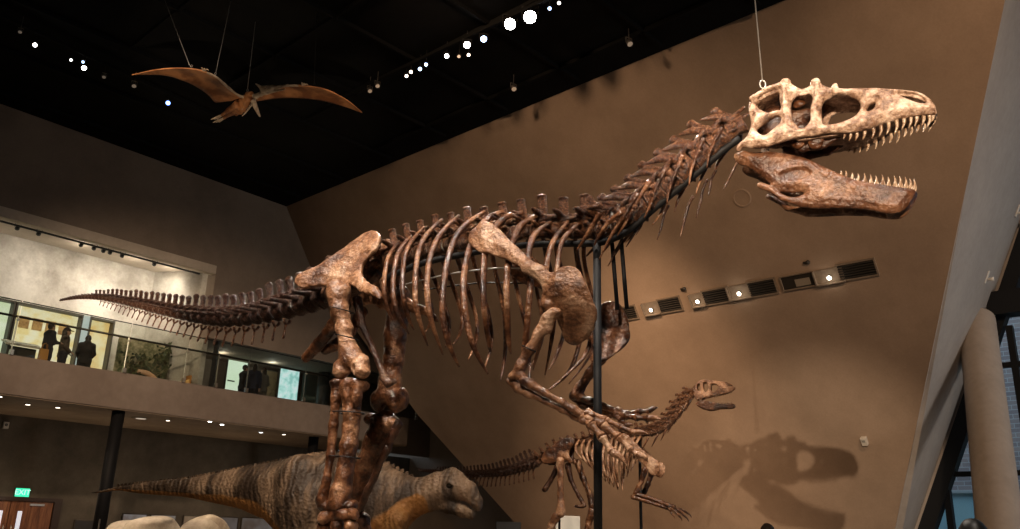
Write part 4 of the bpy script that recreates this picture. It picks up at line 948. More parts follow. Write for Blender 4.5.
def small_plate(name, out, holes, mat, t=.016, sw_=swl):
    P = np.array([l(x, y, -sw_(x)) for x, y in out]); poly = smooth_poly(P[:, [0, 2]], 3); lo, hi = poly.min(0) - .03, poly.max(0) + .03
    f = Field((lo[0], -.16, lo[1]), (hi[0], .16, hi[1]), .0085); X, Y, Z = f.grid(); X2, Z2 = f.ax[0][:, None], f.ax[2][None, :]
    dd = poly_sdf(X2, Z2, poly)
    rf = np.maximum(dd, -(dd + .03))
    for h_ in holes: dd = np.maximum(dd, -poly_sdf(X2, Z2, smooth_poly(np.array([l(x, y, -sw_(x)) for x, y in h_])[:, [0, 2]], 3)))
    px_ = np.array([694, 710, 725, 735]); ww = np.interp(X2, [l(x, 390, -sw_(x))[0] for x in px_], [sw_(x) for x in px_]) + 0 * Z2
    f.d = np.maximum(dd[:, None, :], np.abs(np.abs(Y) - ww[:, None, :] + t) - t).astype(np.float32)
    top_ = np.maximum(dd, -(dd + .035)); zt = Z2 > (lo[1] + (hi[1] - lo[1]) * .6)
    f.d = np.minimum(f.d, np.maximum(np.where(zt, top_, 1)[:, None, :], np.abs(Y) - ww[:, None, :]).astype(np.float32))
    return child(name, f.mesh(name, .003, 20), mat, sm)
ssk = small_plate('skull', [(694, 393), (695, 386), (698, 381), (703, 379.5), (710, 380), (719, 381), (729, 383), (734, 386.5), (734.5, 389.5), (725, 393.6), (715, 395), (703, 398), (696, 399.5)],
            [[(697, 385), (700, 384), (700.5, 390), (698, 391)], [(703, 383), (707, 382.5), (708, 389), (706, 392), (704, 390)], [(711, 384), (716, 384), (718.5, 387), (715, 391), (711.5, 391)], [(728, 385), (731, 385.5), (732, 387), (729, 387)]], BONE_PALE)
sj = small_plate('lower_jaw', [(695, 403.5), (702, 400.5), (712, 401.5), (721, 403.8), (732, 403.4), (735, 405.5), (732.5, 408.3), (721, 408.4), (711, 410), (702, 408)], [], BONE)
for i in range(9):
    x = 714 + 2.2 * i
    for sg in (1, -1):
        a = l(x, 394.5 - .55 * i, -swl(x) + .01) * V3(1, sg, 1); child('tooth', mesh('tooth', *(lambda m: (m.v, m.f))(MB().tube([a, a + V3(-.005, 0, -.03), a + V3(-.015, 0, -.055)], [.009, .007, .001], 6))), TOOTH, ssk)
        a = l(x, 403.6, -swl(x) + .01) * V3(1, sg, 1); child('tooth', mesh('tooth', *(lambda m: (m.v, m.f))(MB().tube([a, a + V3(.004, 0, .025), a + V3(0, 0, .045)], [.008, .006, .001], 6))), TOOTH, sj)
p = l(639.5, 440); MB().tube([p, (p[0], p[1], 0)], .03, 10).build('support_pole', STEEL, sm, True)
p = l(560, 455); MB().tube([p, (p[0], p[1], 0)], .025, 10).build('support_pole', STEEL, sm, True)
tag(MB().box(fs.o + fs.di * .3 - ZU * .295, (4, 2, .51), fs.di, V3(-fs.di[1], fs.di[0], 0)).build('plinth', PLINTH, None, False, .02), 'low plinth under the smaller background skeleton, below the frame', 'plinth')
# panels near it
def wallcard(name, label, cat, px0, py0, px1, py1, dep, mat, post=True, fmat=BLACK):
    """upright exhibit panel facing us, on a post standing on the floor"""
    a, b = at(px0, py0, dep), at(px1, py0, dep); h_ = py1 - py0; z1 = a[2]; z0 = z1 - h_ * dep / F
    c = (a + b) / 2; w = np.linalg.norm((b - a)[:2]); d_ = nrm(V3(b[0] - a[0], b[1] - a[1], 0)); nn = np.cross(d_, ZU)
    o = empty(name, (c[0], c[1], 0), math.atan2(d_[1], d_[0])); tag(o, label, cat)
    MB().box((0, 0, (z0 + z1) / 2), (w, .04, z1 - z0)).build('frame', fmat, o, False, .008)
    MB().box((0, -.022, (z0 + z1) / 2), (w * .93, .006, (z1 - z0) * .93)).build('panel_face', mat, o)
    if post:
        MB().box((0, .04, z0 * .5 + .1), (.08, .05, z0 + .2)).build('post', BLACK, o); MB().box((0, .04, .01), (w * .8, .4, .02)).build('foot', BLACK, o)
    return o
PAPER = flat('white_panel_print', (.72, .68, .6), .6)
wallcard('exhibit_panel', 'white text panel behind the shin of the smaller skeleton', 'exhibit panel', 556, 515.5, 580, 550, 18.6, PAPER, True, PAPER)
o = wallcard('exhibit_panel', 'black exhibit panel below the beak of the plant-eating dinosaur model', 'exhibit panel', 496, 521.5, 521, 552, 18.6, flat('panel_black_print', (.02, .018, .017), .5))

# ================================================================== life model of a plant eater
fh = Frame_(320, 490, 12.6, (.94, -.34), .7)
had = empty('dinosaur_model', fh.o, fh.rz); tag(had, 'life-size brown beaked plant-eating dinosaur model walking behind the skeleton\'s legs', 'dinosaur model')
lh = fh.L
stn = [(89, 493.2, 494.6, .012), (118, 486, 490, .05), (150, 482.2, 493.3, .08), (186, 478.6, 498, .12), (221, 472, 504, .17), (245, 467, 509.5, .22), (268, 462.3, 519, .3), (292, 456.8, 545, .40), (320, 453, 562, .47), (355, 455, 565, .50), (383, 462.5, 558, .42), (398, 470, 540, .32), (410, 476.3, 524, .22), (422, 478.2, 515, .165), (434, 476.5, 511, .15)]
xs, zt_, zb_, wd = [], [], [], []
for x, a, b, w in stn:
    p0, p1 = lh(x, a), lh(x, b); xs.append((p0[0] + p1[0]) / 2); zt_.append(p0[2]); zb_.append(p1[2]); wd.append(w)
HR = .024
f = Field((xs[0] - .1, -.75, .0), (lh(486, 490)[0] + .1, .75, max(zt_) + .12), HR)
X, Y, Z = f.grid(); X1 = f.ax[0]
def si(v): # smooth interpolation over the stations
    q = np.interp(X1, xs, v); k = np.array([1, 2, 3, 4, 3, 2, 1], float); k /= k.sum(); return np.convolve(np.pad(q, 3, mode='edge'), k, 'valid')
T_, B_, Wd = si(zt_), si(zb_), si(wd)
cz, hz = ((T_ + B_) / 2)[:, None, None], ((T_ - B_) / 2)[:, None, None]; ww = Wd[:, None, None]
pw = np.sqrt((Y / ww) ** 2 + ((Z - cz) / np.maximum(hz, .01)) ** 2)
body = ((pw - 1) * np.minimum(ww, hz)).astype(np.float32)
body = np.maximum(body, np.maximum(xs[0] - X, X - xs[-1])); f.d = np.minimum(f.d, body)
def hc(pts, k=.1, flat_=None): f.chain([lh(x, y, yy) for x, y, yy, r in pts], [r for *_, r in pts], k, flat_)
# head: skull mass, snout, hooked beak, lower jaw
hc([(426, 495, 0, .20), (440, 489, 0, .21), (455, 489, 0, .175)], .1, ((0, 1, 0), 1.25)); hc([(455, 484, 0, .155), (468, 492, 0, .12), (476, 501, 0, .085), (478.5, 508, 0, .06)], .06, ((0, 1, 0), 1.1))
hc([(448, 474.5, 0, .07), (453, 472.5, 0, .055), (458, 477, 0, .07)], .06)
hc([(434, 501, 0, .13), (448, 507, 0, .105), (462, 511.5, 0, .085), (471, 514.5, 0, .055), (473, 516.5, 0, .04)], .05, ((0, 1, 0), 1.2))
f.cap(lh(475, 511), lh(464, 508), .028, .012, cut=True)
for sg in (1, -1):
    f.ell(lh(449, 485.5, -.145) * V3(1, sg, 1), (.06, .05, .045), 0, True); f.cap(lh(444, 482, -.14) * V3(1, sg, 1), lh(455, 485, -.13) * V3(1, sg, 1), .025, .02, .03)
    f.cap(lh(436, 498, -.18) * V3(1, sg, 1), lh(460, 506, -.12) * V3(1, sg, 1), .014, .010, 0, cut=True)
    f.cap(lh(474, 500, -.085) * V3(1, sg, 1), lh(470, 497, -.1) * V3(1, sg, 1), .016, .01, 0, cut=True)
# legs
for y in (-.36, .36):
    dx = 0 if y < 0 else 14
    hc([(297 + dx, 478, y, .34), (300 + dx, 505, y, .33), (303 + dx, 535, y, .24)], .16, ((0, 1, 0), 1.5))
    k0, k1, k2 = lh(306 + dx, 545, y), lh(296 + dx, 575, y), None
    f.chain([k0, k1, V3(k1[0] + .05, y, .12), V3(k1[0] + .25, y, .07)], [.2, .13, .12, .1], .08)
    for q in (-1, 0, 1): f.cap(V3(k1[0] + .1, y, .08), V3(k1[0] + .36, y + .13 * q, .06), .08, .055, .05)
    a0 = lh(396, 520, y * .75); f.chain([a0, V3(a0[0] - .1, y * .8, a0[2] - .42), V3(a0[0] + .05, y * .8, .35), V3(a0[0] + .08, y * .8, .08)], [.17, .12, .09, .085], .1); f.cap(V3(a0[0] + .08, y * .8, .07), V3(a0[0] + .2, y * .8, .06), .08, .05, .04)
# a low crest of skin frills along the back is part of the surface
hm, n, lk, b = newmat('scaly_hide')
tc = n.new('ShaderNodeTexCoord'); sx = n.new('ShaderNodeSeparateXYZ'); lk.new(tc.outputs['Object'], sx.inputs[0])
wv = n.new('ShaderNodeTexNoise'); wv.inputs['Scale'].default_value = 1.6; wv.inputs['Detail'].default_value = 7; wv.inputs['Roughness'].default_value = .62
mpv = n.new('ShaderNodeMapping'); mpv.inputs['Scale'].default_value = (2.2, .7, .55); lk.new(tc.outputs['Object'], mpv.inputs[0]); lk.new(mpv.outputs[0], wv.inputs['Vector'])
r1 = n.new('ShaderNodeValToRGB'); r1.color_ramp.elements[0].color = (.05, .03, .018, 1); r1.color_ramp.elements[1].color = (.31, .2, .125, 1); r1.color_ramp.elements[0].position = .42; r1.color_ramp.elements[1].position = .6; lk.new(wv.outputs['Fac'], r1.inputs[0])
# pale orange underside of the hide: a coat pattern along the height of neck and belly
nz = n.new('ShaderNodeTexNoise'); nz.inputs['Scale'].default_value = 4; nz.inputs['Detail'].default_value = 6; lk.new(tc.outputs['Object'], nz.inputs['Vector'])
at_ = n.new('ShaderNodeAttribute'); at_.attribute_name = 'belly'
ad = n.new('ShaderNodeMath'); ad.operation = 'ADD'; lk.new(at_.outputs['Fac'], ad.inputs[0])
mu = n.new('ShaderNodeMath'); mu.operation = 'MULTIPLY_ADD'; lk.new(nz.outputs['Fac'], mu.inputs[0]); mu.inputs[1].default_value = .5; mu.inputs[2].default_value = -.25; lk.new(mu.outputs[0], ad.inputs[1])
r2 = n.new('ShaderNodeValToRGB'); r2.color_ramp.elements[0].position = .38; r2.color_ramp.elements[1].position = .62; lk.new(ad.outputs[0], r2.inputs[0])
mx = n.new('ShaderNodeMix'); mx.data_type = 'RGBA'; lk.new(r2.outputs['Color'], mx.inputs[0]); lk.new(r1.outputs['Color'], mx.inputs[6]); mx.inputs[7].default_value = (.42, .19, .055, 1)
lk.new(mx.outputs[2], b.inputs['Base Color']); b.inputs['Roughness'].default_value = .55
vo = n.new('ShaderNodeTexVoronoi'); vo.inputs['Scale'].default_value = 22; lk.new(tc.outputs['Object'], vo.inputs['Vector'])
w2 = n.new('ShaderNodeTexWave'); w2.inputs['Scale'].default_value = 3.2; w2.inputs['Distortion'].default_value = 9; w2.inputs['Detail'].default_value = 3; lk.new(tc.outputs['Object'], w2.inputs['Vector'])
am = n.new('ShaderNodeMath'); am.operation = 'ADD'; lk.new(vo.outputs['Distance'], am.inputs[0]); lk.new(w2.outputs['Fac'], am.inputs[1])
bp = n.new('ShaderNodeBump'); bp.inputs['Strength'].default_value = .5; bp.inputs['Distance'].default_value = .03; lk.new(am.outputs[0], bp.inputs['Height']); lk.new(bp.outputs[0], b.inputs['Normal'])
hme = f.mesh('hide', .008, 6)
co = np.empty(len(hme.vertices) * 3, np.float32); hme.vertices.foreach_get('co', co); co = co.reshape(-1, 3)
zc_ = np.interp(co[:, 0], xs, (np.array(zt_) + np.array(zb_)) / 2); hz_ = np.interp(co[:, 0], xs, (np.array(zt_) - np.array(zb_)) / 2)
rel = (zc_ - co[:, 2]) / hz_; lim = np.interp(co[:, 0], [xs[2], xs[6], xs[8], xs[11], xs[13], xs[13] + .3], [.5, .45, .55, .2, -.15, .6]); bel = np.clip((rel - lim) / .5 + .5, 0, 1) * np.clip((xs[-1] + .02 - co[:, 0]) / .1, 0, 1) * np.clip((np.where(co[:, 0] > xs[9], .62, .40) - np.abs(co[:, 1])) / .1, 0, 1)
at2 = hme.attributes.new('belly', 'FLOAT', 'POINT'); at2.data.foreach_set('value', bel.astype(np.float32))
child('body', hme, hm, had)
for sg in (1, -1):
    q = lh(449, 485.6, -.125) * V3(1, sg, 1); f2 = Field(q - .06, q + .06, .008); f2.ell(q, (.042, .03, .036)); child('eye', f2.mesh('eye'), flat('dark_eye', (.012, .008, .005), .1), had)
fr2 = MB()
for i in range(70):
    t = i / 69; x = np.interp(t, [0, 1], [xs[1], xs[12]]); z = np.interp(x, xs, zt_)
    fr2.box((x, 0, z + .005), (.05, .018, .05), nrm(V3(1, 0, .25)), V3(0, 1, 0), nrm(V3(-.25, 0, 1)))
o = fr2.build('back_frill', hm, had); o['kind'] = 'stuff'
tag(MB().box(fh.o + fh.di * .3 - ZU * .375, (7.0, 2.2, .63), fh.di, V3(-fh.di[1], fh.di[0], 0)).build('plinth', PLINTH, None, False, .02), 'low plinth under the plant-eating dinosaur model, below the frame', 'plinth')
# pale boulders in front of its tail
ROCK = mottled('pale_sandstone', [(.33, .24, .16), (.5, .39, .27), (.62, .5, .37)], 3, 8, .85, .6, 20)
for (x, y, dep, rx, rz_), lb in (((140, 524, 9.6, .42, .3), 'pale rounded boulder in front of the model\'s tail, the left of two'), ((203, 525.5, 10.75, .25, .26), 'pale rounded boulder in front of the model\'s tail, the right of two')):
    q = at(x, y, dep); f = Field((-rx * 1.4, -.6, -.05), (rx * 1.4, .6, q[2] + .12), .025); zt2 = q[2]
    f.ell((0, 0, zt2 - rz_), (rx, .42, rz_), .1); f.ell((rx * .3, .05, zt2 * .5), (rx * 1.1, .5, zt2 * .55), .2); f.ell((-rx * .4, 0, zt2 * .45), (rx * .9, .5, zt2 * .5), .2)
    f.half((0, 0, 0), (0, 0, -1)); o = link('boulder', f.mesh('boulder', .03, 11), ROCK); o.location = (q[0], q[1], 0); tag(o, lb, 'rock', 'pale boulders')

# ================================================================== flying reptile
zp = at(246, 100, 20)[2]
pc = hitz(246, 100, zp)
fa = V3(.56, -.83, 0); fa = nrm(fa); fl = V3(-fa[1], fa[0], 0)      # heading; its left
pt_ = empty('pterosaur_mount', pc, math.atan2(fa[1], fa[0])); tag(pt_, 'winged pterosaur skeleton with orange wing membranes hanging from the dark ceiling', 'pterosaur')
def lp(px, py, dz=0.0):
    q = hitz(px, py, zp + dz) - pc; return V3(q @ fa, q @ fl, dz)
MEM, n, lk, b = newmat('wing_membrane')
tc = n.new('ShaderNodeTexCoord'); nz = n.new('ShaderNodeTexNoise'); nz.inputs['Scale'].default_value = 2.2; nz.inputs['Detail'].default_value = 7; lk.new(tc.outputs['Object'], nz.inputs['Vector'])
r1 = n.new('ShaderNodeValToRGB'); r1.color_ramp.elements[0].color = (.22, .075, .022, 1); r1.color_ramp.elements[1].color = (.55, .24, .09, 1); r1.color_ramp.elements[0].position = .42; r1.color_ramp.elements[1].position = .58
lk.new(nz.outputs['Fac'], r1.inputs[0]); lk.new(r1.outputs[0], b.inputs['Base Color']); b.inputs['Roughness'].default_value = .6
PTB = mottled('pale_pterosaur_bone', [(.42, .3, .2), (.62, .48, .34), (.75, .62, .47)], 6, 6, .6, .3)
wings = [([(246, 98), (238, 95), (230, 89), (222, 82), (217, 77.5), (208, 73), (199, 70.2), (188, 68.6), (174, 68.4), (160, 69.4), (146, 71.8), (132, 75)], [(232, 101), (226, 101.5), (221, 102.2), (215, 102.4), (212, 99), (207, 94), (199, 88.5), (190, 83.5), (178, 79), (164, 75.5), (148, 74.8), (132, 75.2)]),
         ([(255, 96), (263, 91.5), (272, 88), (282, 86.2), (292, 85.6), (303, 86), (314, 87), (325, 89.5), (335, 93.5), (345, 99), (354, 105.5), (362, 112.5)], [(256, 101.5), (263, 100.5), (272, 99), (282, 98.2), (292, 98), (303, 98.6), (314, 99.6), (325, 101.5), (335, 104), (345, 107), (354, 110), (362, 113)])]
for le, te in wings:
    a, c = spline([lp(*p) for p in le], 40), spline([lp(*p) for p in te], 40); nv = 9; V, Fc = [], []
    for side in (0, 1):
        for i in range(40):
            for j in range(nv):
                t = j / (nv - 1); V.append(a[i] + (c[i] - a[i]) * t + ZU * (.07 * math.sin(math.pi * t) * np.linalg.norm(c[i] - a[i]) + side * .014))
    N_ = 40 * nv
    for i in range(39):
        for j in range(nv - 1):
            q = (i * nv + j, i * nv + j + 1, (i + 1) * nv + j + 1, (i + 1) * nv + j); Fc += [q[::-1], tuple(k + N_ for k in q)]
    for j in range(nv - 1):
        for i in (0, 39): q = (i * nv + j, i * nv + j + 1, i * nv + j + 1 + N_, i * nv + j + N_); Fc.append(q if i == 0 else q[::-1])
    for i in range(39):
        for j in (0, nv - 1): q = (i * nv + j, (i + 1) * nv + j, (i + 1) * nv + j + N_, i * nv + j + N_); Fc.append(q[::-1] if j == 0 else q)
    child('wing_membrane', mesh('wing_membrane', V, Fc), MEM, pt_)
    Q = a; bk = [0, 8, 16, 24, 32, 39]
    for i in range(5):
        seg = Q[bk[i]:bk[i + 1] + 1]; rr = np.interp(np.linspace(0, 1, len(seg)), [0, .1, .5, .9, 1], [.04, .04, .024, .032, .028]) * (1 - .16 * i)
        tubebone('wing_bone', list(seg), list(rr), PTB if i < 2 else MEM, pt_, 8)
    k = a[17]
    for q in range(3): tubebone('hand_claw', [k, k + V3(.10, .05 * (q - 1), .02), k + V3(.17, .08 * (q - 1), -.03)], [.02, .016, .003], PTB, pt_, 6, m=8)
b0, b1 = lp(256, 96), lp(232, 104)
f = Field((min(b1[0], -1.6) - .2, -.7, -.6), (1.8, .7, .6), .018)
f.chain([V3(.25, 0, .02), V3(-.1, 0, 0), V3(-.45, 0, -.02), V3(-.75, 0, -.02)], [.09, .13, .12, .07], .06); f.cap((.1, 0, -.08), (-.3, 0, -.13), .08, .05, .06, ((0, 1, 0), 1.4))
child('trunk', f.mesh('trunk', .012, 14), MEM, pt_)
for i in range(7): tubebone('rib', [V3(.1 - .1 * i, s_ * .05, .15) for s_ in (1,)] + [V3(.08 - .1 * i, .2, .02), V3(.06 - .1 * i, .1, -.17)], [.016, .014, .01], PTB, pt_, 6, m=10)
nk = [lp(256, 97, -.05), lp(261, 94.5, -.10), lp(263, 92.5, -.2), lp(267, 90.5, -.27)]
for i in range(3): tubebone('neck_vertebra', [nk[i], nk[i] * .5 + nk[i + 1] * .5, nk[i + 1]], [.06, .04, .055], PTB, pt_, 8)
tubebone('neck_vertebra', [V3(.15, 0, .08), nk[0] * .5 + V3(.1, 0, .04), nk[0]], [.07, .05, .055], PTB, pt_, 8)
hs0, hs1 = lp(265, 90.5, -.30), lp(288, 85, -.36); ax = nrm(hs1 - hs0)
up_ = nrm(ZU - ax * ax[2]); cb_ = lp(256, 84, -.2)
f = Field(np.minimum(np.minimum(hs0, hs1), cb_) - .22, np.maximum(np.maximum(hs0, hs1), cb_) + .22, .012)
f.cap(hs0, hs0 + (hs1 - hs0) * .35, .10, .085, .04); f.cap(hs0, hs1, .085, .018, .04); f.cap(hs0 - up_ * .07, hs1 - up_ * .09 - ax * .05, .04, .012, .02); f.cap(hs0, cb_, .06, .015, .05)
sd = nrm(np.cross(ax, up_))
for k in (1, -1): f.ell(hs0 + ax * .12 + up_ * .03 + sd * .09 * k, (.05, .05, .05), 0, True)
child('skull', f.mesh('skull', .004), PTB, pt_)
for pts in ([(238, 104), (229, 110), (222, 115), (214, 119.5)], [(240, 106), (232, 113), (224, 118), (216, 122.5)]):
    P = [lp(*p, -.05 - .02 * i) for i, p in enumerate(pts)]; 
    tubebone('leg_bone', [P[0], P[0] * .5 + P[1] * .5, P[1]], [.11, .08, .07], MEM, pt_, 9); tubebone('leg_bone', [P[1], P[1] * .5 + P[2] * .5, P[2]], [.07, .045, .04], MEM, pt_, 9)
    for k in (-1, 0, 1): tubebone('toe_bone', [P[2], P[2] * .4 + P[3] * .6 + V3(.03 * k, .03 * k, 0), P[3] + V3(.05 * k, .06 * k, 0)], [.03, .025, .01], PTB, pt_, 6, m=8)
a, m_, c = lp(253, 100, -.05), lp(256, 108, -.12), lp(260, 116.5, -.2)
tubebone('arm_bone', [a, m_, c], [.07, .055, .02], PTB, pt_, 8)
for (x0, y0, x1, y1, dz), nm in (((191, 69, 170, 14, 0), 'thin wire holding the left wing of the flying reptile near its tip'), ((215, 76.5, 231, 0, 0), 'thin wire holding the wrist of the flying reptile\'s left wing'), ((247, 93, 258, 0, .05), 'thin wire holding the back of the flying reptile'), ((314, 87, 315, 60, 0), 'faint wire holding the flying reptile\'s right wing')):
    q = lp(x0, y0, dz); w0 = pc + fa * q[0] + fl * q[1] + ZU * q[2]; w1 = hitz(x1, y1, ZC) if False else hitp(x1, y1, w0, V3(0, 1, 0)); d_ = nrm(w1 - w0)
    tag(MB().tube([w0 + d_ * .1, w0 + d_ * (ZC - w0[2]) / d_[2]], .007, 6).tube([w0 + V3(.02 * math.cos(t), 0, .075 + .03 * math.sin(t)) for t in np.linspace(0, 6.28, 11)], .006, 5, cap=False).build('hanging_wire', WIRE if 'faint' not in nm else STEEL, None, True), nm, 'wire', 'wires of the flying reptile')
# ================================================================== things on the canted end wall
def wallrect(x0, y0, x1, y1):
    """corner pixels (left-bottom .. right-top along the row) -> centre, width, height on the canted wall"""
    a, b = Cn(x0, y0), Cn(x1, y1); c = (a + b) / 2; return c, abs(float((b - a) @ eu)), abs(float((b - a) @ ev))
ROT = Matrix(((-eu[0], -nc[0], ev[0]), (-eu[1], -nc[1], ev[1]), (-eu[2], -nc[2], ev[2])))   # local x along wall, y out of the wall, z up the wall
def onwall(name, c, label, cat, group=None):
    o = empty(name, c); o.rotation_euler = ROT.to_euler(); tag(o, label, cat, group); return o
LOUV = flat('dark_louvre', (.03, .025, .02), .5); NICHE = mottled('niche_plaster', [(.2, .155, .115), (.25, .195, .145)], 2, 4, .8, .05)
def pxsz(c): return float((c - O) @ FW) / F
VH = .37
for (x, y, w, nm) in ((629, 312.5, 14, 'dark louvred wall vent partly behind the far shoulder bone, lowest of the row'), (670, 304.5, 20, 'second louvred wall vent from the left, right of the lowest wall lamp'), (716.5, 296, 23, 'third louvred wall vent from the left, in the middle of the slanting row'), (762.5, 287.5, 23, 'fourth louvred wall vent from the left, between two lamps\' right sides'), (857, 269.7, 30, 'rightmost and highest louvred wall vent')):
    c = Cn(x, y); w_ = w * pxsz(c) * 1.2
    o = onwall('wall_vent', c, nm, 'vent', 'louvred vents on the slanting wall')
    MB().box((0, .01, VH / 2 + .02), (w_ + .08, .05, .04)).box((0, .01, -VH / 2 - .02), (w_ + .08, .05, .04)).box((w_ / 2 + .02, .01, 0), (.04, .05, VH)).box((-w_ / 2 - .02, .01, 0), (.04, .05, VH)).build('frame', NICHE, o)
    MB().box((0, .012, 0), (w_, .012, VH)).build('backing', BLACK, o)
    mb = MB()
    for k in range(6): mb.box((0, .03, -VH / 2 + VH * (k + .5) / 6), (w_, .03, .018), (1, 0, 0), (0, .8, -.6), (0, .6, .8))
    mb.build('louvre', LOUV, o)
for (x, y, w, st, nm) in ((651.5, 308, 15, 6, 'small lit lamp niche at the low left end of the vent row'), (698, 299.5, 13, 6, 'lit lamp niche between the second and third wall vents'), (739.5, 291.5, 20, 10, 'brightest lit lamp niche, between the third and fourth wall vents'), (829.5, 275.5, 24, 9, 'lit lamp niche beside the highest wall vent')):
    c = Cn(x, y); w_ = w * pxsz(c) * 1.2
    o = onwall('wall_lamp', c, nm, 'wall lamp', 'lit niches on the slanting wall')
    MB().box((0, .012, 0), (w_, .014, VH)).build('back_plate', NICHE, o)
    MB().box((0, .04, -VH / 2), (w_, .1, .03)).box((w_ / 2, .04, 0), (.03, .1, VH)).build('frame', NICHE, o)
    MB().lathe((0, .02, -.04), [(.06, 0), (.065, .03), (.055, .05)], 16, (0, 1, 0)).build('bezel', LOUV, o, True)
    MB().lathe((0, .07, -.04), [(.055, 0), (.045, .015)], 16, (0, 1, 0)).build('lens', lens(WARM, st), o)
    wp = c - nc * .22 - ev * .06; point(wp, 1.1 * st / 6, (1, .85, .66), .06)
c = Cn(798, 281); w_ = 28 * pxsz(c) * 1.2
o = onwall('wall_recess_box', c, 'dark recess with a pale sheet inside, between the wall vents', 'wall recess')
MB().box((0, .012, 0), (w_, .014, VH)).build('backing', LOUV, o); MB().box((-.12, .025, -.04), (w_ * .45, .012, VH * .5)).build('pale_sheet', flat('pale_sheet', (.3, .26, .21), .7), o)
MB().box((0, .02, VH / 2), (w_, .05, .03)).box((0, .02, -VH / 2), (w_, .05, .03)).box((-w_ / 2, .02, 0), (.03, .05, VH)).box((w_ / 2, .02, 0), (.03, .05, VH)).build('frame', NICHE, o)
for (x, y, nm) in ((684.5, 288.5, 'small dark sensor dome above the second wall vent'), (808, 262, 'small dark sensor dome above the pale sheet recess')):
    c = Cn(x, y); o = onwall('sensor', c, nm, 'sensor', 'small sensors on the slanting wall')
    MB().lathe((0, .003, 0), [(.055, 0), (.055, .03), (.04, .055), (.015, .07)], 14, (0, 1, 0)).build('dome', LOUV, o, True); MB().box((.07, .02, 0), (.08, .04, .06)).build('bracket', LOUV, o)
c = Cn(742, 198); o = onwall('round_cover', c, 'faint round cover plate on the slanting wall under the skull', 'cover plate'); MB().lathe((0, .002, 0), [(.24, 0), (.24, .012), (.22, .02), (.20, .02), (.19, .012)], 28, (0, 1, 0)).build('disc', PLASTER, o)
c = Cn(865, 440); o = onwall('wall_box', c, 'small white box mounted alone on the slanting wall at right', 'wall box'); MB().box((0, .06, 0), (.15, .12, .22)).build('housing', flat('white_housing', (.6, .56, .5), .5), o, False, .015); MB().box((.0, .125, .03), (.08, .012, .06)).build('face_plate', flat('grey_face', (.3, .29, .27), .5), o)
# little lamps on the grey return panel
PN = nrm(np.cross(RB - RT, WT - RT)); PN = PN if PN @ (O - RT) > 0 else -PN
WHITEH = flat('white_lamp_housing', (.7, .68, .64), .4)
for (x, y, nm, m_) in ((1017, 211, 'upper small white lamp on the grey panel at right edge', WHITEH), (986.5, 277, 'lower small white lamp on the grey panel above the column', WHITEH)):
    q = hitp(x, y, RT, PN); o = empty('panel_lamp', q); o.rotation_euler = Vector(PN).to_track_quat('Y', 'Z').to_euler(); tag(o, nm, 'lamp', 'small lamps on the grey panel')
    MB().box((0, .015, 0), (.12, .03, .34)).build('back_plate', m_, o, False, .008); MB().lathe((0, .03, -.06), [(.035, 0), (.05, .1), (.06, .16)], 12, (0, 1, .4)).build('head', m_, o, True)
q = hitp(916.5, 502, RT, PN); o = empty('dome_camera', q); o.rotation_euler = Vector(PN).to_track_quat('Y', 'Z').to_euler(); tag(o, 'small dark dome camera low on the grey panel beside the window', 'camera')
MB().lathe((0, 0, 0), [(.13, 0), (.13, .04)], 18, (0, 1, 0)).build('base', GREYCAN, o); MB().lathe((0, .04, 0), [(.10, 0), (.09, .05), (.05, .09), (.01, .1)], 18, (0, 1, 0)).build('dome', BLACK, o, True)

# ================================================================== balcony gallery
FL = 5.5
def gbox(name, mat, parent, px0, px1, z0, z1, d0, d1, bev=0):
    s0, _ = LW(px0, 340, d0); s1, _ = LW(px1, 340, d0); mb = MB(); slabbox(mb, s0, s1, d0, d1, z0, z1)
    if parent is not None: mb.v = [tuple(np.array(v) - np.array(parent.location)) for v in mb.v]
    return mb.build(name, mat, parent, False, bev)
def backlit(name, cols, st, scale=3):
    m, n, lk, b = newmat(name); tc = n.new('ShaderNodeTexCoord'); nz = n.new('ShaderNodeTexNoise'); nz.inputs['Scale'].default_value = scale; nz.inputs['Detail'].default_value = 5; lk.new(tc.outputs['Object'], nz.inputs['Vector'])
    rp = n.new('ShaderNodeValToRGB'); e = rp.color_ramp.elements; ps = np.linspace(.38, .62, len(cols))
    for i, c in enumerate(cols): x = e[i] if i < 2 else e.new(ps[i]); x.position = ps[i]; x.color = (*c, 1)
    lk.new(nz.outputs['Fac'], rp.inputs[0]); lk.new(rp.outputs[0], b.inputs['Emission Color']); b.inputs['Emission Strength'].default_value = st; b.inputs['Base Color'].default_value = (.1, .1, .1, 1); return m
CT = LW(40, 307, 28.3)[1]
DKW = flat('case_frame', (.06, .055, .045), .5)
def case(px0, px1, z1, d0, label, mat, st_name='display_case'):
    s0, _ = LW(px0, 340, d0); s1, _ = LW(px1, 340, d0)
    o = empty(st_name, S((s0 + s1) / 2, d0 + .1, FL), math.atan2(u1[1], u1[0])); tag(o, label, 'display case'); w = s1 - s0; hh = z1 - FL
    MB().box((0, .12, hh / 2 + .2), (w - .08, .03, hh - .5)).build('backlit_graphic', mat, o)
    MB().box((-w / 2, 0, hh / 2), (.05, .3, hh)).box((w / 2, 0, hh / 2), (.05, .3, hh)).box((0, 0, hh - .03), (w, .3, .06)).build('frame', DKW, o)
    MB().box((0, 0, .2), (w, .3, .4)).build('base', DKW, o)
    return o, w, hh
YEL = backlit('yellow_backlit_print', [(.95, .72, .28), (1, .86, .5), (1, .9, .62)], .75); YEL2 = backlit('amber_backlit_print', [(.95, .62, .2), (1, .8, .38), (1, .85, .5)], .7, 2); GRN = backlit('pale_green_backlit_print', [(.8, .9, .55), (.95, 1, .75)], .7)
CYA = backlit('cyan_screen_picture', [(.35, .7, .65), (.6, .95, .9), (.85, 1, 1)], .8, 4)
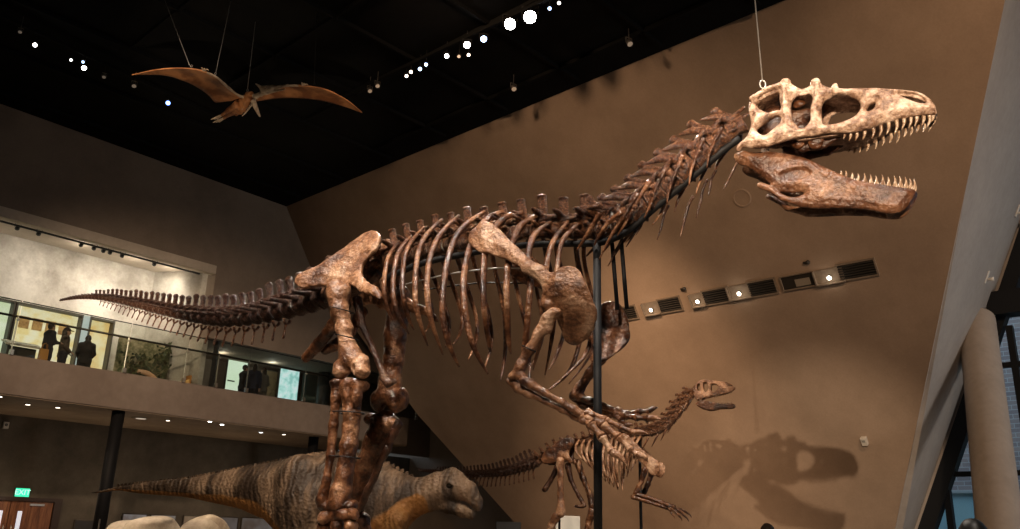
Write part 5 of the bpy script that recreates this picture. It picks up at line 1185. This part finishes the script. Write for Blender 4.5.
case(-60, 7, CT, 28.2, 'pale green lit display case at the left edge of the balcony', GRN)
o, w, hh = case(10, 78, CT, 28.2, 'wide yellow backlit display case behind the two left balcony visitors', YEL)
for k in range(4): MB().box((-w * .32 + k * w * .2, .1, hh * .78), (w * .15, .02, .38)).build('mounted_picture', mottled('amber_picture', [(.3, .16, .05), (.6, .4, .15)], 4), o)
case(87, 111, CT, 28.2, 'narrow amber backlit display case behind the lone dark visitor', YEL2)
o = empty('lit_pillar', S(LW(83, 340, 28.2)[0], 28.3, FL), math.atan2(u1[1], u1[0])); tag(o, 'pale blue lit pillar between the yellow and the amber case', 'pillar')
MB().box((0, 0, (CT - FL) / 2), (.28, .2, CT - FL)).build('shaft', backlit('pale_blue_pillar', [(.6, .72, .68), (.75, .85, .8)], .5), o); MB().box((0, 0, .05), (.34, .26, .1)).build('base', DKW, o)
# reading counter with label cards
sA, sB = LW(3, 345, 27.5)[0], LW(39, 350, 27.5)[0]; zc = LW(20, 344, 27.5)[1]
o = empty('reading_counter', S((sA + sB) / 2, 27.5, FL), math.atan2(u1[1], u1[0])); tag(o, 'pale counter with white label cards in front of the yellow case', 'counter')
hC = zc - FL; MB().box((0, 0, hC), (sB - sA, .5, .05), (1, 0, 0), nrm((0, 1, .35)), nrm((0, -.35, 1))).build('top', flat('cream_counter', (.7, .66, .55), .5), o); MB().box((0, .05, hC / 2 - .05), (sB - sA - .2, .25, hC - .1)).build('base', DKW, o)
for k in range(7): MB().box((-.45 * (sB - sA) + (k + .5) * .9 * (sB - sA) / 7, -.1, hC + .0), (.2, .24, .012), (1, 0, 0), nrm((0, 1, .35)), nrm((0, -.35, 1))).build('label_card', flat('white_card', (.85, .85, .82), .5), o)
# diorama with plants
s0, s1 = LW(119, 360, 27.2)[0], LW(186, 360, 27.2)[0]; s1 = min(s1, 14.3)
dio = empty('diorama', S((s0 + s1) / 2, 27.05, FL), math.atan2(u1[1], u1[0])); tag(dio, 'green swamp diorama with log and plants behind the balcony glass', 'diorama'); w = s1 - s0
zt2 = LW(150, 341, 27.4)[1] - FL
def mural(name):
    return mottled(name, [(.05, .055, .03), (.13, .13, .06), (.3, .27, .16), (.4, .36, .24)], 1.6, 7, .8, .05)
MB().box((0, .42, zt2 / 2), (w, .04, zt2)).build('painted_backdrop', mural('swamp_mural'), dio); MB().box((0, .1, .2), (w, .9, .4)).build('base', flat('diorama_base', (.2, .15, .09), .7), dio)
gm = MB(); rg = np.random.default_rng(3)
for k in range(240):
    x = rg.normal(-.12, .2) * w if k % 3 else rg.normal(.3, .06) * w; x = float(np.clip(x, -w * .47, w * .47)); y = rg.uniform(-.1, .35); z = rg.uniform(.4, zt2 * (.95 if x > w * .2 else .7)); d_ = nrm(rg.normal(size=3) + V3(0, 0, .6)); s_ = nrm(np.cross(d_, V3(.3, 1, .1))); L_ = rg.uniform(.12, .3)
    gm.add([V3(x, y, z), V3(x, y, z) + d_ * L_ * .5 + s_ * .04, V3(x, y, z) + d_ * L_, V3(x, y, z) + d_ * L_ * .5 - s_ * .04], [(0, 1, 2, 3)])
o = gm.build('swamp_foliage', mottled('dark_leaf', [(.015, .025, .01), (.05, .07, .025), (.09, .11, .04)], 4), dio); o['kind'] = 'stuff'
tubebone('log', [V3(-.2 * w, -.1, .78), V3(0, -.15, .72), V3(.2 * w, -.1, .55)], [.06, .09, .06], mottled('pale_log', [(.45, .25, .14), (.7, .45, .3)], 5), dio, 9)
tubebone('log', [V3(-.38 * w, -.2, .45), V3(-.1 * w, -.25, .5), V3(.3 * w, -.2, .42)], [.08, .07, .06], mottled('cream_log', [(.6, .45, .3), (.8, .65, .48)], 5), dio, 9)
ow = empty('orange_ramp', S(s1 + .12, 26.3, FL), math.atan2(u1[1], u1[0])); tag(ow, 'orange wedge-shaped stand right of the swamp diorama', 'exhibit stand')
MB().prism([(-.9, 0, 0), (.12, 0, 0), (.12, 0, .68), (-.9, 0, .22)], (0, .25, 0)).build('wedge', backlit('orange_wedge', [(.75, .3, .04), (.9, .45, .08)], .35), ow); MB().box((.12, .12, .4), (.05, .28, .8)).build('post', flat('orange_post', (.5, .22, .05), .6), ow)
point(S((s0 + s1) / 2, 26.5, 7.9), 7, (1, .85, .6), .1)
# right bay: pale green text panel, screen, teal case, dark pillar
def bay(px0, px1, py0, dep, label, cat, mat, frame=DKW, name='text_panel'):
    s0, s1 = LW(px0, 380, dep)[0], LW(px1, 380, dep)[0]; z1 = LW((px0 + px1) / 2, py0, dep)[1]
    o = empty(name, S((s0 + s1) / 2, dep, FL), math.atan2(u1[1], u1[0])); tag(o, label, cat); w = s1 - s0; hh = z1 - FL
    MB().box((0, .05, hh / 2), (w, .1, hh)).build('frame', frame, o); MB().box((0, -.01, hh / 2 + .1), (w * .94, .03, hh - .3)).build('face', mat, o)
    return o, w, hh
o, w, hh = bay(225.5, 246, 353.5, 29.0, 'pale green glowing text panel left of the three balcony visitors', 'text panel', backlit('green_text_panel', [(.78, .95, .68), (.86, 1, .78)], .75, 1))
MB().box((-w * .25, -.03, hh * .55), (w * .35, .01, .05)).build('text_line', flat('grey_print', (.1, .12, .1), .6), o)
bay(264, 277, 370, 29.0, 'brown display case between the visitors and the glowing screen', 'display case', mottled('brown_case', [(.14, .1, .05), (.3, .22, .12)], 3), DKW, 'display_case')
bay(279, 299, 366.5, 28.8, 'glowing cyan picture screen on the right of the balcony', 'screen', CYA, DKW, 'picture_screen')
bay(302, 317, 371, 28.9, 'dim teal glass case right of the glowing screen', 'display case', flat('teal_glass_face', (.10, .15, .14), .2), DKW, 'display_case')
o = empty('gallery_post', S(LW(324, 375, 28.0)[0], 28.0, FL)); tag(o, 'thick dark round post near the great skeleton\'s knee on the balcony', 'post'); MB().lathe((0, 0, 0), [(.24, 0), (.24, HDR - FL)], 20).build('shaft', flat('dark_grey_post', (.03, .03, .028), .5), o, True); MB().lathe((0, 0, 0), [(.3, 0), (.3, .05)], 20).build('base', BLACK, o)
point(S(16.6, 28.0, 7.5), 10, (1, .9, .7), .1); point(S(18.8, 28.0, 7.5), 10, (.95, .95, .8), .1)

# ================================================================== people
SKIN = mottled('skin', [(.42, .25, .17), (.5, .31, .22)], 6, 3, .55, .05)
def person(px, py, floor, depth, face, label, top, legs, hair, pose='down', hood=False, cap=None, size=None):
    """standing figure whose head top is seen at (px, py); face = heading in degrees, 0 = away from the left wall's far end direction"""
    if size is None:
        q = hitz(px, py, floor + 1.72); hgt = 1.72
    else: q = at(px, py, depth); hgt = q[2] - floor
    o = empty('person', (q[0], q[1], floor), math.radians(face)); k = hgt / 1.72; o.scale = (k, k, k); tag(o, label, 'person')
    h = .0105
    arms = {}
    for sg in (1, -1):
        sh = V3(0, .185 * sg, 1.40)
        if pose == 'down': el, wr = V3(-.03, .235 * sg, 1.13), V3(.05, .245 * sg, .88); hd = V3(.15, -.05 * sg, -1)
        elif pose == 'forward': el, wr = V3(.06, .22 * sg, 1.13), V3(.27, .12 * sg, 1.16); hd = V3(1, -.25 * sg, .15)
        else: el, wr = V3(-.02, .24 * sg, 1.13), V3(.18, .16 * sg, .98); hd = V3(1, -.2 * sg, -.5)
        arms[sg] = (sh, el, wr, nrm(hd))
    f = Field((-.3, -.36, 0), (.5, .36, 1.75), h)
    # trunk, neck, head
    f.chain([V3(0, 0, .95), V3(0, 0, 1.15), V3(0, 0, 1.34)], [.15, .145, .155], .08, ((1, 0, 0), 1.45)); f.cap((0, -.13, 1.385), (0, .13, 1.385), .07, .07, .08)
    f.cap((-.01, 0, 1.38), (.015, 0, 1.52), .055, .05, .04)
    f.ell((.02, 0, 1.61), (.095, .074, .115), .02); f.cap((.05, 0, 1.555), (.075, 0, 1.525), .05, .032, .03)          # skull, jaw
    f.cap((.108, 0, 1.615), (.125, 0, 1.583), .010, .015, .012)                                                     # nose
    f.cap((.098, -.022, 1.548), (.098, .022, 1.548), .010, .010, .008)                                              # mouth
    for sg in (1, -1):
        f.ell((.106, .031 * sg, 1.618), (.018, .018, .013), 0, True); f.ell((.094, .031 * sg, 1.618), (.014, .014, .012)); f.ell((.012, .077 * sg, 1.605), (.026, .012, .034), .008)   # eyes, ears
        hp = V3(0, .09 * sg, .93); kn = V3(.02, .095 * sg, .50); an = V3(-.02, .095 * sg, .085)
        f.chain([hp, V3(.01, .095 * sg, .72), kn, V3(-.015, .095 * sg, .34), an], [.105, .085, .06, .058, .04], .05); f.cap(an + V3(-.02, 0, -.045), V3(.17, .105 * sg, .032), .042, .03, .03)
        sh, el, wr, hd = arms[sg]; f.chain([sh, el, wr], [.058, .042, .03], .03)
        side = nrm(np.cross(hd, V3(0, 0, 1) if abs(hd[2]) < .8 else V3(1, 0, 0))); nm_ = nrm(np.cross(side, hd))
        palm = wr + hd * .075; f.chain([wr, palm], [.03, .036], .02, (nm_, 1.8))
        for j, (off, ln) in enumerate(((-.03, .062), (-.01, .074), (.01, .07), (.03, .056))):
            b0 = palm + side * off; b1 = b0 + hd * ln * .6 - nm_ * .006; b2 = b1 + hd * ln * .4 - nm_ * .022; f.chain([b0, b1, b2], [.0105, .010, .0085])
        tb = wr + hd * .035 + side * -.03; f.chain([tb, tb + hd * .03 - side * .022 - nm_ * .008, tb + hd * .062 - side * .03 - nm_ * .016], [.013, .012, .0095])
    f.half((0, 0, 0), (0, 0, -1))
    child('body', f.mesh('body'), SKIN, o)
    g = Field((-.34, -.42, .7), (.42, .42, 1.6), .013)    # jacket
    g.chain([V3(0, 0, .86), V3(0, 0, 1.15), V3(0, 0, 1.35)], [.19, .172, .175], .08, ((1, 0, 0), 1.3)); g.cap((0, -.14, 1.385), (0, .14, 1.385), .085, .085, .08)
    for sg in (1, -1):
        sh, el, wr, hd = arms[sg]; g.chain([sh, el, wr - hd * .01], [.075, .06, .046], .04)
    g.cap((-.015, 0, 1.42), (-.005, 0, 1.47), .075, .068, .03)
    if hood: g.cap((-.05, 0, 1.47), (-.03, 0, 1.5), .10, .09, .05)
    g.half((0, 0, .80), (0, 0, -1)); child('jacket', g.mesh('jacket', .004, 14), top, o)
    g = Field((-.2, -.3, .08), (.22, .3, 1.02), .013)
    g.cap((0, -.06, .93), (0, .06, .93), .14, .14, .06, ((1, 0, 0), 1.25))
    for sg in (1, -1): g.chain([V3(0, .09 * sg, .9), V3(.01, .097 * sg, .7), V3(.02, .098 * sg, .5), V3(-.01, .098 * sg, .12)], [.125, .1, .078, .068], .04)
    child('trousers', g.mesh('trousers', .003, 14), legs, o)
    for sg in (1, -1):
        g = Field((-.14, sg * .1 - .09, 0), (.24, sg * .1 + .09, .16), .011); g.cap((-.05, sg * .096, .06), (.155, sg * .106, .045), .058, .047, .02); g.cap((-.03, sg * .096, .06), (-.03, sg * .096, .13), .055, .05, .03); g.half((0, 0, 0.002), (0, 0, -1)); child('shoe', g.mesh('shoe'), BLACK, o)
    g = Field((-.16, -.14, 1.38), (.2, .14, 1.78), .009)
    g.ell((.0, 0, 1.635), (.105, .088, .112), .02); g.ell((.115, 0, 1.575), (.085, .1, .085), 0, True)
    if hood or hair[1]: g.cap((-.04, 0, 1.6), (-.055, 0, 1.46), .085, .07, .03)
    child('hair', g.mesh('hair', .003, 30), hair[0], o)
    if cap is not None:
        g = Field((-.16, -.14, 1.6), (.26, .14, 1.8), .009); g.ell((.005, 0, 1.66), (.112, .094, .1)); g.half((0, 0, 1.655), (0, 0, -1)); g.cap((.08, 0, 1.665), (.17, 0, 1.66), .07, .05, .01, ((0, 0, 1), 6)); child('cap', g.mesh('cap'), cap, o)
    return o
NAVY, CHAR, BRN, GRY, JEAN = flat('navy_jacket', (.012, .014, .022), .8), flat('charcoal_jacket', (.012, .012, .012), .85), flat('brown_grey_jacket', (.09, .065, .05), .8), flat('grey_pullover', (.16, .14, .12), .85), flat('dark_jeans', (.015, .017, .025), .85)
HBLK, HBRN = (flat('black_hair', (.008, .007, .006), .5), 0), (flat('brown_hair', (.03, .018, .01), .5), 1)
A0 = math.degrees(math.atan2(u1[1], u1[0]))
person(52, 323.5, FL, 0, A0 + 10, 'person in navy jacket standing in profile, leftmost on the balcony', NAVY, JEAN, HBLK, 'forward')
person(67.5, 328.5, FL, 0, A0 - 12, 'person in brown-grey jacket and cap behind the navy-jacketed visitor', BRN, JEAN, HBRN, 'bent', cap=flat('dark_cap', (.03, .02, .016), .8))
person(89, 335.5, FL, 0, A0 + 70, 'person in black hooded jacket standing alone on the balcony', CHAR, CHAR, HBLK, 'bent', True)
person(245.5, 365.5, FL, 0, A0 + 5, 'person in black jacket, left one of three by the pale green panel', CHAR, JEAN, HBLK, 'forward')
person(255.5, 364.3, FL, 0, A0 + 60, 'person in navy top, middle one of three by the pale green panel', flat('blue_top', (.03, .035, .06), .8), JEAN, HBRN, 'down')
person(264.5, 367.8, FL, 0, A0 + 100, 'person in grey-brown pullover, right one of three by the pale green panel', GRY, flat('tan_trousers', (.16, .12, .09), .8), HBRN, 'bent')
person(972, 521.5, 0, 6.2, 100, 'person with dark hair, only the head top showing before the window', CHAR, JEAN, HBLK, 'down', size=1)
person(767, 525.5, 0, 10.5, 80, 'person with brown hair, only the crown showing below the skull shadow', GRY, JEAN, HBRN, 'down', size=1)
o = empty('tote_bag', S(LW(44, 350, 26.4)[0], 26.33, FL), math.atan2(u1[1], u1[0])); zb = LW(50, 350, 26.4)[1] - FL
tag(o, 'orange tote bag beside the leftmost balcony visitor', 'bag'); MB().prism([(-.15, 0, 0), (.15, 0, 0), (.12, 0, max(zb, .4)), (-.12, 0, max(zb, .4))], (0, .12, 0)).build('pouch', flat('orange_canvas', (.45, .22, .06), .8), o, False, .02)
zz = max(zb, .4)
for y_ in (.02, .10): MB().tube([(-.07, y_, zz - .02), (-.06, y_, zz + .12), (0, y_, zz + .18), (.06, y_, zz + .12), (.07, y_, zz - .02)], .012, 6).build('handle', flat('orange_strap', (.3, .14, .04), .8), o, True)

# ================================================================== under the balcony
DP = 30.98
def up_rect(px0, py0, px1, py1, d=DP):
    s0, z0 = LW(px0, py0, d); s1, z1 = LW(px1, py1, d); return s0, s1, z0, z1
s0, z1 = LW(14.5, 487.5, DP); s1, z0 = LW(27.5, 497.5, DP)
ex = empty('exit_sign', S((s0 + s1) / 2, DP, (z0 + z1) / 2), math.atan2(u1[1], u1[0])); tag(ex, 'glowing green exit sign above the wooden doors', 'exit sign'); w, hh = s1 - s0, z1 - z0
MB().box((0, -.06, 0), (w, .1, hh)).build('housing', flat('green_housing', (.02, .2, .12), .5), ex, False, .01); MB().box((0, -.115, 0), (w * .94, .02, hh * .9)).build('face', emis('green_sign_face', (.05, .85, .5), .85), ex)
tx = bpy.data.curves.new('exit_lettering', 'FONT'); tx.body = 'EXIT'; tx.size = hh * .8; tx.align_x = 'CENTER'; tx.align_y = 'CENTER'; tx.extrude = .004
to = bpy.data.objects.new('lettering_curve', tx); C.objects.link(to); dg = bpy.context.evaluated_depsgraph_get(); tme = bpy.data.meshes.new_from_object(to.evaluated_get(dg)); bpy.data.objects.remove(to); to = link('lettering', tme, None, ex); to.location = (0, -.13, 0); to.rotation_euler = (math.pi / 2, 0, 0); LM = (emis('pale_sign_letters', (.55, 1, .85), .9)); tme.materials.clear(); tme.materials.append(LM)
# wooden double door
WOOD = mottled('reddish_door_wood', [(.10, .032, .012), (.2, .075, .03), (.3, .13, .055)], 2, 6, .45, .1, stretch=(6, 6, .6))
zd = LW(30, 501.5, DP)[1]; sR = LW(59, 515, DP)[0]; sM = LW(8, 515, DP)[0]; sD = LW(51, 515, DP)[0]; wd_ = sD - sM
dr_ = empty('door_1', S(sM, DP, 0), math.atan2(u1[1], u1[0])); dr_['kind'] = 'structure'
MB().box((wd_ + .12, -.05, zd / 2), (.24, .16, zd)).box((-wd_ - .12, -.05, zd / 2), (.24, .16, zd)).box((0, -.05, zd + .06), (wd_ * 2 + .48, .2, .12)).build('door_frame', flat('dark_door_frame', (.03, .014, .008), .5), dr_)
BRT = emis('door_pane_light', (.8, .85, 1), .5)
for sg in (-1, 1):
    c_ = sg * wd_ / 2; lf = MB().box((c_, -.02, zd / 2), (wd_ - .02, .06, zd - .02)).build('door_leaf', WOOD, dr_, False, .006)
    xg = sg * .24 * wd_ if sg > 0 else -.2 * wd_
    MB().box((xg, -.06, zd * .68), (.13, .03, zd * .34)).build('vision_pane', BRT, lf); MB().box((c_ + sg * wd_ * .18, -.055, zd * .6), (wd_ * .4, .02, zd * .6)).build('raised_panel', WOOD, lf); MB().tube([(sg * .12, -.09, 1.0), (sg * .12, -.12, 1.05), (sg * .12, -.12, 1.3), (sg * .12, -.09, 1.35)], .014, 8).build('pull_handle', CHROME, lf, True)
s_, z_ = LW(37, 507, DP); MB().box((sD - sM - .4 * wd_, -.09, zd - .1), (.45, .07, .07)).build('door_closer', CHROME, dr_)
s_, z_ = LW(5, 425.5, DP); o = empty('wall_box', S(s_, DP, z_), math.atan2(u1[1], u1[0])); tag(o, 'small white box high on the dark wall above the exit sign', 'wall box'); MB().box((0, -.06, 0), (.17, .12, .22)).build('housing', flat('white_plastic', (.5, .47, .42), .5), o, False, .015); MB().lathe((0, -.12, .02), [(.05, 0), (.04, .02)], 12, (0, -1, 0)).build('grille', GREYCAN, o)
# framed pictures along the dark wall
def picture(px0, px1, py0, label, mat, dark=False):
    s0, z1 = LW(px0, py0, DP); s1, _ = LW(px1, py0, DP); z0 = z1 - .8
    o = empty('wall_picture', S((s0 + s1) / 2, DP, (z0 + z1) / 2), math.atan2(u1[1], u1[0])); tag(o, label, 'picture', 'picture panels on the dark wall')
    MB().box((0, -.03, 0), (s1 - s0, .06, z1 - z0)).build('frame', flat('panel_frame', (.04, .03, .02), .5), o, False, .01); MB().box((0, -.065, 0), (s1 - s0 - .08, .012, z1 - z0 - .08)).build('print', mat, o)
def prt(nm, cols, st=.16): return backlit(nm, cols, st, 2.5)
picture(122, 147, 513.0, 'leftmost pale picture panel above the left boulder', prt('print_sky', [(.3, .2, .15), (.6, .55, .55), (.8, .8, .85)]))
picture(150, 176, 514.0, 'second picture panel, above the gap between the boulders', prt('print_grey', [(.35, .27, .2), (.65, .6, .55), (.55, .5, .5)]))
picture(183, 202, 515.0, 'third picture panel, orange-brown, above the right boulder', prt('print_amber', [(.5, .25, .1), (.8, .55, .3)], .14))
picture(205, 238, 515.8, 'fourth picture panel, grey-blue, under the model\'s tail', prt('print_dusk', [(.15, .12, .12), (.4, .36, .36)], .12))
picture(241, 276, 517.0, 'rightmost picture panel, beside the model\'s hind leg', prt('print_warm', [(.25, .16, .12), (.55, .5, .48)], .12))
picture(74, 99, 519.5, 'dark picture panel left of the black column', flat('print_dark', (.02, .018, .016), .4))
o = empty('rope_stand', hitz(99.5, 540, .9) * V3(1, 1, 0)); q = at(100, 519, 22); o.location = (q[0], q[1], 0); tag(o, 'thin pale pole left of the black column\'s foot', 'pole'); MB().tube([(0, 0, .02), (0, 0, q[2])], .02, 8).build('shaft', CHROME, o, True); MB().lathe((0, 0, 0), [(.15, 0), (.15, .02), (.03, .04)], 14).build('foot', CHROME, o)
# ------------------------------------------------------------------ gallery spotlights and added fill lights
headp = at(840, 150, 6.0); shadow = Cn(802, 486); kd = nrm(shadow - headp)
WL = (1, .645, .385)
spot(headp - kd * 15.5, Cn(812, 497), 17000, 13.5, (1, .76, .53), .7, .05)                # the one that throws the skull's shadow on the wall
spot(V3(.2, 1.2, 12.8), at(830, 140, 6.1), 3200, 24, (1, .9, .8), .7, .12)                # skull and neck, from above
spot(V3(-2.2, 2.6, 12.8), at(560, 250, 6.9), 5200, 30, (1, .88, .75), .7, .12)            # ribs and shoulder
spot(V3(-4.6, 3.6, 12.8), at(340, 330, 7.8), 5800, 26, (1, .86, .72), .7, .12)            # hip and leg
spot(V3(-6, 6, 12.8), at(190, 315, 8.8), 1500, 30, (1, .86, .74), .8, .15)                # tail
spot(hitz(530, 17, TZ) + V3(0, -.6, -.5), at(500, 220, 7.4), 5000, 40, (1, .88, .74), .8, .15)   # back light from the ceiling row
spot(hitz(467, 45, TZ) + V3(0, -.6, -.5), at(300, 300, 8.2), 2500, 40, (1, .9, .8), .8, .15)
spot(V3(5.5, 2.0, 12.8), at(620, 420, 6.5), 900, 26, (1, .85, .7), .8, .12)               # hands
spot(V3(-2.5, -6.5, 11), at(430, 330, 7.6), 5200, 42, (1, .8, .62), .9, .8)             # soft front fill, added to lift the skeleton's near side
# unseen washers added to brighten the walls
spot(V3(-1, 14.5, 12.3), Cn(670, 550), 8000, 44, WL, 1, .3)
spot(V3(6.5, 2.0, 12.3), Cn(880, 350), 4600, 66, WL, 1, .3)
spot(V3(-3, 12, 12.3), Cn(560, 260), 1350, 88, WL, 1, .3)
spot(V3(-7, 9, 12.3), S(14, 26, 4.0), 6800, 46, (1, .72, .5), 1, .3)
# small mount and model
spot(V3(1.0, 9.5, 12.6), at(620, 450, 17), 6500, 24, (1, .85, .68), .8, .15)
spot(V3(-2.0, 6.5, 12.6), at(430, 500, 12.4), 2600, 26, (1, .84, .66), .8, .15)
spot(V3(-4.0, 6.0, 12.6), at(230, 490, 13.5), 3000, 30, (1, .8, .58), .8, .15)
spot(V3(-3.5, 5.5, .5), pc, 2300, 22, (1, .78, .55), .6, .15)                              # uplighter under the flying reptile
# added area fill that brightens the grey return panel; no window there
A = bpy.data.lights.new('panel_fill', 'AREA'); A.shape = 'RECTANGLE'; A.size = 4; A.size_y = 5; A.energy = 190; A.color = (1, .92, .84); A.spread = math.radians(80)
ao = bpy.data.objects.new('panel_fill', A); C.objects.link(ao); ao.location = tuple(E2(12, 19, 5)); ao.rotation_euler = Vector((RB + RT) / 2 - E2(12, 19, 5)).to_track_quat('-Z', 'Y').to_euler()
spot(V3(-5.5, 2.5, 12.6), at(160, 527, 10), 4500, 18, (1, .84, .66), .8, .15)           # boulders
wb = bpy.data.worlds.new('world'); sc.world = wb; wb.use_nodes = True
wb.node_tree.nodes['Background'].inputs[0].default_value = (.68, .84, 1, 1); wb.node_tree.nodes['Background'].inputs[1].default_value = 1.0
